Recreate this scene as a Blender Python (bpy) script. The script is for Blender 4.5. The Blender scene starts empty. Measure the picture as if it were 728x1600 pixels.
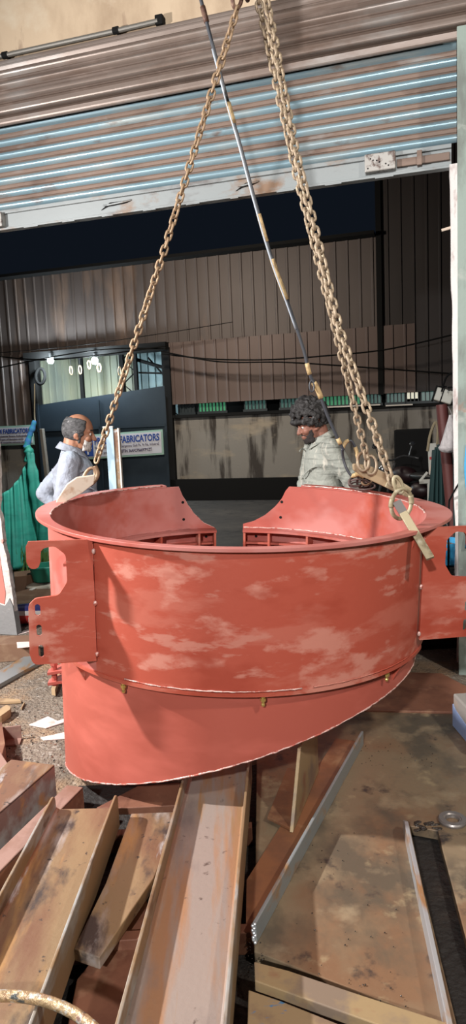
import bpy, bmesh, math, random
from mathutils import Vector, Matrix, noise
V = Vector
random.seed(7)
C = bpy.context.scene.collection
PI = math.pi
R_ = math.radians

# ------------------------------------------------------------------ camera
FPX = 1100.0
EYE = V((0, 0, 1.6))
_p = math.atan((800 - 660) / FPX)
_r = R_(2.5)
FW = V((0, math.cos(_p), -math.sin(_p)))
_U0 = V((0, math.sin(_p), math.cos(_p)))
_R0 = V((1, 0, 0))
RT = _R0 * math.cos(_r) - _U0 * math.sin(_r)
UP = _U0 * math.cos(_r) + _R0 * math.sin(_r)
cd = bpy.data.cameras.new('camera')
cam = bpy.data.objects.new('camera', cd)
C.objects.link(cam)
cd.sensor_fit = 'VERTICAL'
cd.sensor_height = 24
cd.lens = 24 * FPX / 1600
cd.clip_start = .05
m3 = Matrix((RT, UP, -FW)).transposed()
cam.matrix_world = Matrix.Translation(EYE) @ m3.to_4x4()
bpy.context.scene.camera = cam


def ray(x, y):
    return FW + RT * ((x - 364) / FPX) + UP * ((800 - y) / FPX)


def at_depth(x, y, d):          # survey helper: a point of the photograph at a known distance
    q = ray(x, y)
    return EYE + q * (d / q.y)


def at_z(x, y, z):              # ... or on a known level
    q = ray(x, y)
    return EYE + q * ((z - EYE.z) / q.z)


WA = R_(-17)                    # the building is turned against the camera
BD = V((math.cos(WA), math.sin(WA), 0))
BN = V((-math.sin(WA), math.cos(WA), 0))


def B(u, v, z):
    return BD * u + BN * v + V((0, 0, z))


# ------------------------------------------------------------------ materials
def mat(name, col, rough=.6, metal=0.0, layers=(), bump=None, emit=None, spec=.5, alpha=None, trans=0):
    """layers: (colour, noise scale (x,y,z), low, high, detail, seed)"""
    m = bpy.data.materials.new(name)
    m.use_nodes = True
    nt = m.node_tree
    N = nt.nodes
    L = nt.links
    bs = N['Principled BSDF']
    bs.inputs['Roughness'].default_value = rough
    bs.inputs['Metallic'].default_value = metal
    bs.inputs['Specular IOR Level'].default_value = spec
    if trans:
        bs.inputs['Transmission Weight'].default_value = trans
    if alpha is not None:
        bs.inputs['Alpha'].default_value = alpha
    tc = N.new('ShaderNodeTexCoord')
    cur = None
    for i, (c2, sc, lo, hi, det, seed) in enumerate(layers):
        mp = N.new('ShaderNodeMapping')
        L.new(tc.outputs['Object'], mp.inputs['Vector'])
        if not isinstance(sc, tuple):
            sc = (sc, sc, sc)
        mp.inputs['Scale'].default_value = sc
        mp.inputs['Location'].default_value = (seed * 3.7, seed * 1.3, seed * 2.1)
        nz = N.new('ShaderNodeTexNoise')
        nz.inputs['Scale'].default_value = 1
        nz.inputs['Detail'].default_value = det
        nz.inputs['Roughness'].default_value = .6
        L.new(mp.outputs[0], nz.inputs['Vector'])
        rp = N.new('ShaderNodeMapRange')
        rp.inputs['From Min'].default_value = lo
        rp.inputs['From Max'].default_value = hi
        L.new(nz.outputs['Fac'], rp.inputs['Value'])
        mx = N.new('ShaderNodeMix')
        mx.data_type = 'RGBA'
        L.new(rp.outputs[0], mx.inputs['Factor'])
        if cur is None:
            mx.inputs['A'].default_value = (*col, 1)
        else:
            L.new(cur, mx.inputs['A'])
        mx.inputs['B'].default_value = (*c2, 1)
        cur = mx.outputs['Result']
    if cur is None:
        bs.inputs['Base Color'].default_value = (*col, 1)
    else:
        L.new(cur, bs.inputs['Base Color'])
    if bump:
        nz = N.new('ShaderNodeTexNoise')
        nz.inputs['Scale'].default_value = bump[0]
        nz.inputs['Detail'].default_value = 5
        L.new(tc.outputs['Object'], nz.inputs['Vector'])
        bp = N.new('ShaderNodeBump')
        bp.inputs['Strength'].default_value = bump[1]
        bp.inputs['Distance'].default_value = bump[2] if len(bump) > 2 else .01
        L.new(nz.outputs['Fac'], bp.inputs['Height'])
        L.new(bp.outputs[0], bs.inputs['Normal'])
    if emit:
        bs.inputs['Emission Color'].default_value = (*emit[0], 1)
        bs.inputs['Emission Strength'].default_value = emit[1]
    return m


RED = (.36, .070, .043)
DUST = (.47, .185, .14)
M = {}
M['red'] = mat('red_oxide_primer', RED, .5, 0, [((.40, .105, .072), (2.4, 2.4, 8), .5, .58, 5, 1), (DUST, (3.1, 3.1, 7), .55, .62, 7, 2), ((.31, .052, .03), (2, 2, 4), .56, .66, 4, 5), ((.43, .16, .12), (4, 4, 14), .60, .66, 5, 13)], (60, .12, .004), spec=.35)
M['red_pink'] = mat('dusty_red_primer', (.36, .085, .065), .5, 0, [((.44, .17, .15), (1.6, 1.6, 2.2), .45, .6, 4, 3), (RED, 3, .55, .7, 4, 6)], (60, .1, .004), spec=.35)
M['red_low'] = mat('even_red_primer', (.355, .082, .058), .48, 0, [((.47, .12, .09), (1.5, 1.5, 4), .5, .7, 4, 3)], (60, .08, .004), spec=.35)
M['weld'] = mat('weld_metal', (.62, .42, .38), .35, .3, [((.45, .12, .09), 40, .5, .6, 3, 2)], (150, .5, .004))
M['chain'] = mat('rusty_chain_steel', (.30, .205, .125), .55, .35, [((.17, .09, .05), 18, .48, .62, 5, 1), ((.42, .32, .22), 30, .56, .7, 4, 4)], (90, .3, .003))
M['chain2'] = mat('dusty_chain_steel', (.30, .232, .16), .55, .3, [((.19, .12, .07), 20, .5, .63, 5, 2), ((.44, .36, .25), 30, .56, .7, 4, 6)], (90, .3, .003))
M['chain_dark'] = mat('dark_rusty_steel', (.10, .05, .035), .6, .3, [((.2, .12, .08), 25, .5, .65, 4, 3)], (90, .3, .003))
M['ring'] = mat('painted_ring_steel', (.34, .29, .185), .5, .1, [((.20, .16, .095), 12, .5, .6, 4, 3), ((.42, .38, .28), 20, .55, .7, 3, 5)], (80, .2, .003))
M['cream'] = mat('cream_clamp_paint', (.62, .52, .42), .5, 0, [((.45, .3, .2), 14, .55, .68, 4, 3)])
M['tan'] = mat('tan_clamp_paint', (.36, .27, .16), .55, .1, [((.22, .15, .09), 14, .5, .65, 4, 3)])
M['brass'] = mat('brass', (.62, .47, .16), .3, .8)
M['rust'] = mat('mill_scale_rust', (.25, .168, .092), .5, .25, [((.17, .085, .05), (5, 1.2, 5), .45, .62, 5, 1), ((.33, .29, .27), (7, 1.6, 7), .55, .68, 6, 4), ((.06, .045, .04), (7, 3, 7), .58, .68, 7, 8), ((.38, .21, .08), (10, 2, 10), .58, .72, 4, 11), ((.40, .40, .41), (12, 3, 12), .62, .70, 6, 15), ((.05, .04, .035), (30, 30, 30), .66, .72, 3, 17)], (60, .28, .004))
M['rust_lilac'] = mat('pale_mill_scale', (.29, .235, .205), .48, .25, [((.33, .18, .1), (9, 1.0, 9), .5, .62, 5, 1), ((.19, .155, .145), (4, 1.5, 4), .53, .66, 6, 4), ((.10, .07, .06), 22, .64, .72, 5, 8), ((.31, .18, .09), (16, 1.2, 16), .58, .68, 4, 19)], (60, .25, .004))
M['rust_brown'] = mat('brown_rust', (.20, .085, .05), .6, .15, [((.13, .05, .03), 5, .45, .62, 5, 1), ((.28, .15, .09), 7, .56, .7, 5, 4)], (80, .15, .004))
M['rust_pink'] = mat('pinkish_rust', (.26, .155, .125), .6, .1, [((.19, .10, .07), 5, .45, .62, 5, 1), ((.32, .23, .17), 6, .56, .7, 5, 4)], (80, .15, .004))
M['plate'] = mat('oily_floor_plate', (.215, .16, .10), .42, .2, [((.20, .115, .065), (2, 2, 2), .47, .62, 5, 1), ((.105, .085, .06), (3, 2, 3), .48, .60, 8, 3), ((.30, .235, .15), 5, .56, .72, 6, 7), ((.05, .04, .035), 9, .60, .70, 8, 9), ((.34, .27, .16), (7, 7, 7), .60, .72, 8, 21)], (40, .25, .004))
M['plate_dark'] = mat('dark_floor_plate', (.10, .06, .045), .5, .2, [((.17, .10, .06), 3, .45, .62, 5, 1), ((.04, .035, .03), 7, .55, .7, 7, 3)], (40, .2, .004))
M['edge'] = mat('bare_steel_edge', (.42, .44, .46), .4, .55, [((.42, .24, .12), (14, 4, 14), .52, .64, 5, 2)], (90, .15, .003))
M['bluesteel'] = mat('blue_grey_steel', (.26, .29, .30), .4, .4, [((.33, .2, .1), (12, 4, 12), .54, .66, 5, 2)], (90, .15, .003))
M['yellow_plate'] = mat('yellowish_rust_plate', (.30, .215, .115), .5, .15, [((.20, .15, .11), 5, .5, .62, 5, 2), ((.24, .12, .07), 6, .56, .68, 4, 5)], (80, .1, .004))
M['dirt'] = mat('workshop_dirt', (.20, .162, .125), .95, 0, [((.12, .092, .07), 2.2, .45, .6, 8, 1), ((.31, .275, .235), 30, .56, .66, 6, 4), ((.3, .2, .12), 1.4, .52, .62, 5, 9), ((.05, .04, .035), 45, .66, .72, 4, 3)], (45, .9, .03))
M['road'] = mat('dark_asphalt', (.045, .043, .042), .8, 0, [((.07, .065, .06), 1.5, .45, .65, 7, 1), ((.02, .02, .02), 5, .55, .7, 5, 4)], (60, .5, .01))
M['plaster'] = mat('beige_plaster', (.60, .47, .33), .9, 0, [((.42, .31, .21), (2, 2, 1), .5, .68, 7, 2), ((.66, .56, .42), 3, .55, .7, 5, 5), ((.26, .17, .12), (6, 6, 1.5), .64, .76, 7, 8)], (40, .2, .006))
M['jamb'] = mat('chipped_white_plaster', (.68, .62, .58), .85, 0, [((.30, .28, .27), (3, 3, 5), .53, .62, 7, 2), ((.5, .2, .16), 5, .6, .68, 4, 5)], (30, .6, .02))
M['jamb_w'] = mat('whitewashed_jamb', (.74, .70, .68), .85, 0, [((.33, .22, .2), (8, 8, 2.5), .55, .65, 7, 2)], (30, .5, .01))
M['grey_pl'] = mat('grey_cement', (.24, .24, .24), .9, 0, [((.4, .39, .38), 8, .55, .66, 6, 2)], (40, .4, .01))
M['pinkpl'] = mat('faded_pink_paint', (.58, .2, .16), .8, 0, [((.66, .4, .33), 8, .5, .65, 5, 2)])
M['column'] = mat('grey_green_column', (.25, .31, .28), .75, 0, [((.15, .17, .155), (4, 4, 1.5), .5, .63, 7, 2), ((.36, .39, .36), 5, .58, .7, 5, 5), ((.30, .13, .08), 4, .66, .74, 4, 9)], (30, .2, .01))
M['sh_blue'] = mat('blue_grey_shutter_paint', (.24, .36, .42), .38, .35, [((.36, .42, .43), (1.5, 1.5, 8), .5, .65, 6, 2), ((.18, .12, .09), (3, 3, 9), .62, .74, 6, 5)], (50, .06, .004))
M['sh_brown'] = mat('rusty_shutter_groove', (.205, .145, .115), .6, .15, [((.13, .085, .065), (2, 2, 8), .5, .65, 6, 2), ((.25, .24, .23), (2, 2, 8), .58, .72, 6, 7)], (50, .1, .004))
M['hood'] = mat('brown_shutter_roll', (.235, .19, .165), .42, .3, [((.17, .12, .095), (1.5, 1.5, 3), .5, .68, 6, 2), ((.30, .28, .265), (1.4, 1.4, 3), .54, .7, 6, 7)], (50, .08, .004))
M['groove'] = mat('rusty_roll_groove', (.10, .07, .055), .65, .1, [((.15, .11, .09), 3, .5, .65, 5, 2)])
M['rail'] = mat('shutter_bottom_rail_paint', (.25, .275, .28), .5, .2, [((.22, .14, .09), (3, 3, 5), .54, .66, 7, 2), ((.13, .115, .11), (2, 2, 6), .56, .7, 6, 5)], (50, .1, .004))
M['lock'] = mat('scratched_lock_steel', (.34, .33, .31), .5, .4, [((.10, .07, .06), 24, .5, .64, 5, 2)])
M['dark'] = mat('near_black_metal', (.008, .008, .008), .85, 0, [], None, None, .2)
M['black'] = mat('black_rubber', (.008, .008, .008), .9, 0, [], None, None, .1)
M['pipe'] = mat('grey_conduit', (.2, .19, .17), .5, .3)
M['clad'] = mat('brown_corrugated_sheet', (.105, .084, .077), .6, .1, [((.09, .072, .066), (1.2, 1.2, .5), .45, .65, 5, 2), ((.19, .13, .10), (1.5, 1.5, .4), .56, .7, 5, 5)])
M['clad_low'] = mat('lower_brown_sheet', (.14, .10, .088), .6, .1, [((.12, .085, .075), (1.2, 1.2, .5), .45, .65, 5, 2)])
M['clad_dark'] = mat('dark_corrugated_sheet', (.042, .034, .032), .65, .1, [((.035, .03, .03), (1.2, 1.2, .4), .45, .65, 5, 2)])
M['concrete'] = mat('stained_concrete', (.25, .235, .21), .9, 0, [((.05, .042, .036), (3.8, 3.8, .5), .49, .60, 7, 2), ((.36, .31, .24), (1, 1, 2.5), .55, .7, 5, 5)], (20, .2, .02))
M['gate'] = mat('navy_gate_paint', (.011, .021, .032), .6, .1, [((.018, .03, .042), (1, 1, 1), .5, .65, 4, 2)])
M['inner_wall'] = mat('pale_green_sheet', (.46, .47, .34), .6, 0, [((.33, .36, .3), (1.5, 1.5, .4), .5, .66, 4, 2)])
M['inner_blue'] = mat('pale_blue_sheet', (.3, .42, .44), .6, 0, [((.2, .3, .32), (1.5, 1.5, .4), .5, .66, 4, 2)])
M['sign'] = mat('sign_panel', (.55, .55, .60), .6)
M['sign_edge'] = mat('pale_green_border', (.30, .47, .40), .6)
M['sign_blue'] = mat('sign_blue_lettering', (.02, .06, .26), .6)
M['sign_dark'] = mat('sign_dark_lettering', (.06, .04, .08), .6)
M['winglow'] = mat('lit_window_glass', (.05, .1, .09), .3, 0, emit=((.12, .30, .26), .2))
M['winglow_g'] = mat('bright_green_window', (.05, .2, .1), .3, 0, emit=((.1, .5, .25), .28))
M['winglow_w'] = mat('warm_lit_pane', (.5, .5, .4), .3, 0, emit=((.9, .85, .65), .6))
M['winframe'] = mat('window_mullion', (.02, .03, .035), .5)
M['bulb'] = mat('lamp_bulb', (1, 1, 1), .3, emit=((.72, .92, 1), 60))
M['tarp'] = mat('green_tarpaulin', (.035, .34, .265), .6, 0, [((.02, .21, .17), (2, 2, 6), .48, .65, 4, 2), ((.06, .30, .25), (9, 9, 2), .6, .72, 4, 4)], (50, .1, .005))
M['tarp_d'] = mat('dark_teal_cloth', (.012, .045, .045), .75, 0, [((.006, .02, .022), (9, 9, 1), .48, .65, 4, 2)])
M['bluerag'] = mat('blue_rag', (.05, .2, .5), .8, 0, [((.03, .3, .35), 14, .48, .6, 3, 2)])
M['bluecloth'] = mat('bright_blue_plastic', (.03, .28, .52), .55, 0, [((.01, .12, .28), 7, .5, .63, 4, 2)])
M['grass'] = mat('grass_blades', (.10, .20, .05), .7, 0, [((.06, .11, .03), 9, .5, .6, 3, 2)])
M['postblue'] = mat('light_blue_post_paint', (.42, .60, .72), .5, .1, [((.08, .25, .5), (6, 6, 2), .58, .66, 4, 2)])
M['postwhite'] = mat('white_post_edge', (.7, .66, .6), .6)
M['boxblue'] = mat('pale_blue_box_paint', (.24, .33, .55), .45, .1, [((.36, .42, .5), 5, .5, .7, 4, 2)])
M['boxgrey'] = mat('worn_grey_box_side', (.27, .25, .23), .5, .2, [((.07, .05, .045), (5, 5, 8), .52, .62, 5, 2), ((.4, .27, .2), 6, .62, .74, 4, 5)])
M['paper'] = mat('crumpled_paper', (.72, .60, .56), .9, 0, [((.5, .36, .32), 14, .55, .66, 4, 2)])
M['wood'] = mat('weathered_timber', (.36, .25, .14), .8, 0, [((.22, .14, .08), (10, 3, 10), .5, .65, 5, 2)])
M['wood_d'] = mat('dark_brown_timber', (.18, .10, .06), .8, 0, [((.28, .19, .12), (4, 4, 4), .52, .68, 5, 2)])
M['can_red'] = mat('red_printed_tin', (.62, .06, .05), .4)
M['can_blue'] = mat('dark_blue_printed_tin', (.05, .05, .22), .4)
M['can_white'] = mat('white_printed_tin', (.7, .65, .62), .4)
M['polered'] = mat('red_brown_pole_paint', (.15, .045, .04), .5, .1, [((.08, .03, .028), (3, 3, 1.5), .5, .64, 5, 2), ((.26, .19, .12), (12, 12, 3), .66, .74, 4, 6)])
M['bag'] = mat('milky_plastic_bag', (.62, .58, .58), .45, 0, [((.45, .42, .42), (22, 22, 5), .5, .65, 3, 2)], (20, .6, .02))
M['whitebox'] = mat('dirty_white_enamel', (.52, .52, .46), .5, 0, [((.33, .31, .26), 9, .55, .68, 4, 2)])
M['redmark'] = mat('red_marking', (.5, .03, .03), .5)
M['orange'] = mat('orange_indicator', (.6, .2, .05), .4, emit=((1, .32, .06), 1.6))
M['strap'] = mat('beige_strap', (.33, .27, .17), .8)
M['skin1'] = mat('warm_brown_skin', (.34, .165, .10), .5, 0, [((.28, .12, .075), 14, .5, .7, 3, 2)], spec=.4)
M['skin2'] = mat('brown_skin', (.27, .12, .085), .5, 0, [((.21, .09, .06), 14, .5, .7, 3, 2)], spec=.4)
M['hair_grey'] = mat('grey_hair', (.06, .06, .063), .75, 0, [((.015, .015, .016), (30, 30, 60), .46, .62, 4, 2), ((.26, .26, .26), (40, 40, 90), .62, .75, 3, 6)], (120, .4, .004))
M['beard_grey'] = mat('white_grey_beard', (.52, .50, .48), .8, 0, [((.16, .14, .13), 40, .5, .66, 4, 2)], (150, .8, .005))
M['hair_black'] = mat('black_curly_hair', (.022, .02, .02), .6, 0, [((.10, .10, .10), 30, .55, .7, 4, 2)], (90, 1, .01))
M['beard_black'] = mat('black_beard', (.02, .015, .014), .8, 0, [], (120, .7, .005))
M['eye'] = mat('eye_white', (.6, .57, .53), .3)
M['pupil'] = mat('dark_iris', (.02, .012, .01), .3)
M['shirt1'] = mat('blue_grey_shirt', (.27, .30, .36), .85, 0, [((.19, .20, .235), (5, 5, 3), .48, .62, 4, 2), ((.36, .43, .52), (4, 4, 3), .56, .7, 4, 5)], (16, .7, .03))
M['shirt2'] = mat('grey_plaid_shirt', (.30, .315, .28), .85, 0, [((.17, .18, .16), (4, 4, 55), .52, .66, 3, 2), ((.48, .46, .40), (30, 30, 6), .56, .7, 3, 5)], (16, .7, .03))
M['trousers'] = mat('dark_trousers', (.05, .055, .07), .85, 0, [], (14, .6, .03))
M['shoe'] = mat('dark_shoe', (.03, .025, .02), .6)
M['cable'] = mat('grey_black_cable', (.045, .05, .06), .45)
M['cable_s'] = mat('pale_grey_cable', (.33, .37, .42), .4)
M['tape'] = mat('yellowed_tape', (.47, .34, .17), .6, 0, [((.3, .2, .1), 40, .5, .65, 3, 2)])
M['knot'] = mat('brown_rope', (.10, .065, .06), .8)
M['bikered'] = mat('motorbike_red', (.014, .004, .005), .45)
M['bikechrome'] = mat('motorbike_chrome', (.4, .4, .4), .2, .9)
M['seat'] = mat('black_vinyl', (.015, .015, .015), .4)
M['taillight'] = mat('tail_light_lens', (.5, .05, .05), .2)
M['hoop'] = mat('scaled_hoop_bar', (.42, .30, .17), .4, .4, [((.55, .55, .5), 40, .54, .62, 4, 2), ((.08, .09, .09), 26, .58, .66, 4, 5), ((.26, .12, .08), 12, .58, .68, 4, 7)], (60, .8, .01))
M['washer'] = mat('dull_steel_washer', (.24, .22, .21), .4, .6)
M['greentub'] = mat('green_plastic_tub', (.03, .32, .22), .5)
M['sack'] = mat('pale_sack', (.52, .46, .38), .9, 0, [((.35, .28, .2), 9, .5, .65, 4, 2)])


# ------------------------------------------------------------------ mesh helpers
class MB:
    def __init__(self):
        self.v = []
        self.f = []
        self.mi = []

    def add(self, vs, fs, mi=0):
        o = len(self.v)
        self.v += [V(a) for a in vs]
        self.f += [tuple(i + o for i in f) for f in fs]
        self.mi += [mi] * len(fs)
        return self

    def box(self, lo, hi, T=None, mi=0):
        x0, y0, z0 = lo
        x1, y1, z1 = hi
        vs = [V((x0, y0, z0)), V((x1, y0, z0)), V((x1, y1, z0)), V((x0, y1, z0)), V((x0, y0, z1)), V((x1, y0, z1)), V((x1, y1, z1)), V((x0, y1, z1))]
        if T is not None:
            vs = [T(a) if callable(T) else T @ a for a in vs]
        return self.add(vs, [(0, 3, 2, 1), (4, 5, 6, 7), (0, 1, 5, 4), (1, 2, 6, 5), (2, 3, 7, 6), (3, 0, 4, 7)], mi)

    def bbox(self, u0, u1, v0, v1, z0, z1, mi=0):     # box in building coordinates
        return self.box((u0, v0, z0), (u1, v1, z1), lambda a: B(a.x, a.y, a.z), mi)

    def prism(self, poly, z0, z1, T=None, mi=0):
        n = len(poly)
        vs = [V((a[0], a[1], z0)) for a in poly] + [V((a[0], a[1], z1)) for a in poly]
        if T is not None:
            vs = [T(a) if callable(T) else T @ a for a in vs]
        fs = [tuple(range(n - 1, -1, -1)), tuple(range(n, 2 * n))] + [(i, (i + 1) % n, n + (i + 1) % n, n + i) for i in range(n)]
        return self.add(vs, fs, mi)

    def tube(self, pts, r, seg=8, closed=False, mi=0, caps=True):
        pts = [V(p) for p in pts]
        n = len(pts)
        rs = r if isinstance(r, (list, tuple)) else [r] * n
        rings = []
        prev = None
        for i in range(n):
            if closed:
                t = pts[(i + 1) % n] - pts[i - 1]
            else:
                t = pts[min(i + 1, n - 1)] - pts[max(i - 1, 0)]
            t.normalize()
            if prev is None:
                a = t.orthogonal().normalized()
            else:
                a = prev - t * prev.dot(t)
                a.normalize()
            prev = a
            b = t.cross(a)
            rings.append([pts[i] + (a * math.cos(2 * PI * k / seg) + b * math.sin(2 * PI * k / seg)) * rs[i] for k in range(seg)])
        vs = [p for rg in rings for p in rg]
        fs = []
        m = n if closed else n - 1
        off = 0
        if closed:   # best match of last ring to first
            d = [(rings[-1][0] - rings[0][k]).length for k in range(seg)]
            off = d.index(min(d))
        for i in range(m):
            j = (i + 1) % n
            o = off if (closed and i == n - 1) else 0
            for k in range(seg):
                fs.append((i * seg + k, i * seg + (k + 1) % seg, j * seg + (k + 1 + o) % seg, j * seg + (k + o) % seg))
        if not closed and caps:
            fs.append(tuple(range(seg - 1, -1, -1)))
            fs.append(tuple((n - 1) * seg + k for k in range(seg)))
        return self.add(vs, fs, mi)

    def grid(self, fn, nu, nv, mi=0, closed_u=False):
        vs = [fn(i / nu, j / nv) for i in range(nu + (0 if closed_u else 1)) for j in range(nv + 1)]
        w = nv + 1
        nn = nu if closed_u else nu + 1
        fs = []
        for i in range(nu):
            i2 = (i + 1) % nn
            for j in range(nv):
                fs.append((i * w + j, i2 * w + j, i2 * w + j + 1, i * w + j + 1))
        return self.add(vs, fs, mi)

    def ball(self, c, rad, seg=16, rings=10, rot=None, mi=0):
        if not isinstance(rad, (tuple, list)):
            rad = (rad,) * 3
        c = V(c)
        vs = []
        for j in range(1, rings):
            th = PI * j / rings
            for k in range(seg):
                ph = 2 * PI * k / seg
                vs.append(V((rad[0] * math.sin(th) * math.cos(ph), rad[1] * math.sin(th) * math.sin(ph), rad[2] * math.cos(th))))
        vs += [V((0, 0, rad[2])), V((0, 0, -rad[2]))]
        if rot is not None:
            vs = [rot @ a for a in vs]
        vs = [a + c for a in vs]
        fs = []
        for j in range(rings - 2):
            for k in range(seg):
                fs.append((j * seg + k, (j + 1) * seg + k, (j + 1) * seg + (k + 1) % seg, j * seg + (k + 1) % seg))
        t = (rings - 1) * seg
        for k in range(seg):
            fs.append((t, k, (k + 1) % seg))
            fs.append((t + 1, (rings - 2) * seg + (k + 1) % seg, (rings - 2) * seg + k))
        return self.add(vs, fs, mi)

    def cap(self, p0, r0, p1, r1, seg=14):   # tapered limb with round ends
        p0, p1 = V(p0), V(p1)
        d = (p1 - p0)
        l = d.length
        d.normalize()
        pts, rs = [], []
        for k in range(4):
            a = PI / 2 * (1 - k / 4)
            pts.append(p0 - d * r0 * math.sin(a) * .98)
            rs.append(max(r0 * math.cos(a), r0 * .05))
        for k in range(5):
            t = k / 4
            pts.append(p0.lerp(p1, t))
            rs.append(r0 + (r1 - r0) * t)
        for k in range(1, 5):
            a = PI / 2 * k / 4
            pts.append(p1 + d * r1 * math.sin(a) * .98)
            rs.append(max(r1 * math.cos(a), r1 * .05))
        return self.tube(pts, rs, seg)

    def build(self, name, mats, parent=None, smooth=False, bevel=0, root=None, auto=None):
        me = bpy.data.meshes.new(name)
        vs = self.v
        o = bpy.data.objects.new(name, me)
        if parent is not None:
            W = mw(parent)
            inv = W.inverted()
            vs = [inv @ a for a in vs]
            o.parent = parent
        me.from_pydata([tuple(a) for a in vs], [], self.f)
        if not isinstance(mats, (list, tuple)):
            mats = [mats]
        for m in mats:
            me.materials.append(m)
        for p, i in zip(me.polygons, self.mi):
            p.material_index = i
        bm = bmesh.new()
        bm.from_mesh(me)
        bmesh.ops.recalc_face_normals(bm, faces=bm.faces[:])
        bm.to_mesh(me)
        bm.free()
        if smooth:
            me.shade_smooth()
            if auto:
                me.set_sharp_from_angle(angle=R_(auto))
        if bevel:
            b = o.modifiers.new('bevel', 'BEVEL')
            b.width = bevel
            b.segments = 2
            b.limit_method = 'ANGLE'
        C.objects.link(o)
        return o


def mw(o):
    W = Matrix.LocRotScale(o.location, o.rotation_euler, o.scale)
    return mw(o.parent) @ W if o.parent else W


def tag(o, label, cat, group=None, kind=None):
    if label:
        o['label'] = label
    if cat:
        o['category'] = cat
    if group:
        o['group'] = group
    if kind:
        o['kind'] = kind
    return o


def thing(name, label, cat, loc=(0, 0, 0), rot=(0, 0, 0), group=None):
    o = bpy.data.objects.new(name, None)
    o.empty_display_size = .1
    o.location = loc
    o.rotation_euler = rot
    C.objects.link(o)
    return tag(o, label, cat, group)


def struct(o):
    o['kind'] = 'structure'
    return o


def empty_struct(name, loc=(0, 0, 0)):
    o = bpy.data.objects.new(name, None)
    o.location = loc
    C.objects.link(o)
    return struct(o)


def flat_with_holes(outline, holes, thick):
    """filled 2-D outline with holes, as verts/faces centred on z=0"""
    cu = bpy.data.curves.new('tmp', 'CURVE')
    cu.dimensions = '2D'
    cu.fill_mode = 'BOTH'
    cu.extrude = thick / 2
    for pl in [outline] + holes:
        s = cu.splines.new('POLY')
        s.points.add(len(pl) - 1)
        for p, q in zip(s.points, pl):
            p.co = (q[0], q[1], 0, 1)
        s.use_cyclic_u = True
    ob = bpy.data.objects.new('tmp', cu)
    C.objects.link(ob)
    dg = bpy.context.evaluated_depsgraph_get()
    me = bpy.data.meshes.new_from_object(ob.evaluated_get(dg))
    vs = [v.co.copy() for v in me.vertices]
    fs = [tuple(p.vertices) for p in me.polygons]
    bpy.data.objects.remove(ob)
    bpy.data.curves.remove(cu)
    bpy.data.meshes.remove(me)
    return vs, fs


def text_mesh(body, size, thick=.004, width=None, bold=.0):
    cu = bpy.data.curves.new('tmp', 'FONT')
    cu.body = body
    cu.size = size
    cu.extrude = thick
    cu.offset = bold
    cu.resolution_u = 3
    ob = bpy.data.objects.new('tmp', cu)
    C.objects.link(ob)
    dg = bpy.context.evaluated_depsgraph_get()
    me = bpy.data.meshes.new_from_object(ob.evaluated_get(dg))
    vs = [v.co.copy() for v in me.vertices]
    fs = [tuple(p.vertices) for p in me.polygons]
    bpy.data.objects.remove(ob)
    bpy.data.curves.remove(cu)
    bpy.data.meshes.remove(me)
    if width and vs:
        x0 = min(v.x for v in vs)
        x1 = max(v.x for v in vs)
        k = width / (x1 - x0)
        for v in vs:
            v.x = (v.x - x0) * k
    return vs, fs


def rounded(pts, r, seg=5):
    """round the corners of a polygon; r may be a list"""
    out = []
    n = len(pts)
    for i in range(n):
        p = V((*pts[i], 0))
        a = V((*pts[i - 1], 0)) - p
        b = V((*pts[(i + 1) % n], 0)) - p
        rr = r[i] if isinstance(r, (list, tuple)) else r
        if rr <= 0:
            out.append(tuple(p[:2]))
            continue
        la, lb = a.length, b.length
        a.normalize()
        b.normalize()
        ang = a.angle(b)
        t = min(rr / math.tan(ang / 2), la * .49, lb * .49)
        p0 = p + a * t
        p1 = p + b * t
        for k in range(seg + 1):
            s = k / seg
            q = p0 * (1 - s) ** 2 + p * 2 * s * (1 - s) + p1 * s * s
            out.append((q.x, q.y))
    return out


def spline(pts, n=8):
    """Catmull-Rom through points"""
    P = [V(p) for p in pts]
    out = []
    for i in range(len(P) - 1):
        p0 = P[max(i - 1, 0)]
        p1 = P[i]
        p2 = P[i + 1]
        p3 = P[min(i + 2, len(P) - 1)]
        for k in range(n):
            t = k / n
            out.append(.5 * ((2 * p1) + (p2 - p0) * t + (2 * p0 - 5 * p1 + 4 * p2 - p3) * t * t + (3 * p1 - p0 - 3 * p2 + p3) * t ** 3))
    out.append(P[-1])
    return out


def lerp_tab(tab, x):
    if x <= tab[0][0]:
        return tab[0][1]
    for (a, b), (c, d) in zip(tab, tab[1:]):
        if x <= c:
            return b + (d - b) * (x - a) / (c - a)
    return tab[-1][1]


exec_parts = []
# ------------------------------------------------------------------ ground
VS = 4.68
m = MB()
m.prism([tuple(B(-6, VS + .25, 0)[:2]), (-6, -2), (6, -2), tuple(B(5, VS + .25, 0)[:2])], -.12, 0)
struct(m.build('floor', M['dirt']))
m = MB()
m.bbox(-22, 14, VS + .25, 18, -.12, -.004)
struct(m.build('road', M['road']))

# ------------------------------------------------------------------ front wall above the door, jambs, column
m = MB()
m.bbox(-6, 3, VS, VS + .3, 4.0, 6.5)
struct(m.build('wall_front', M['plaster']))
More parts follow.
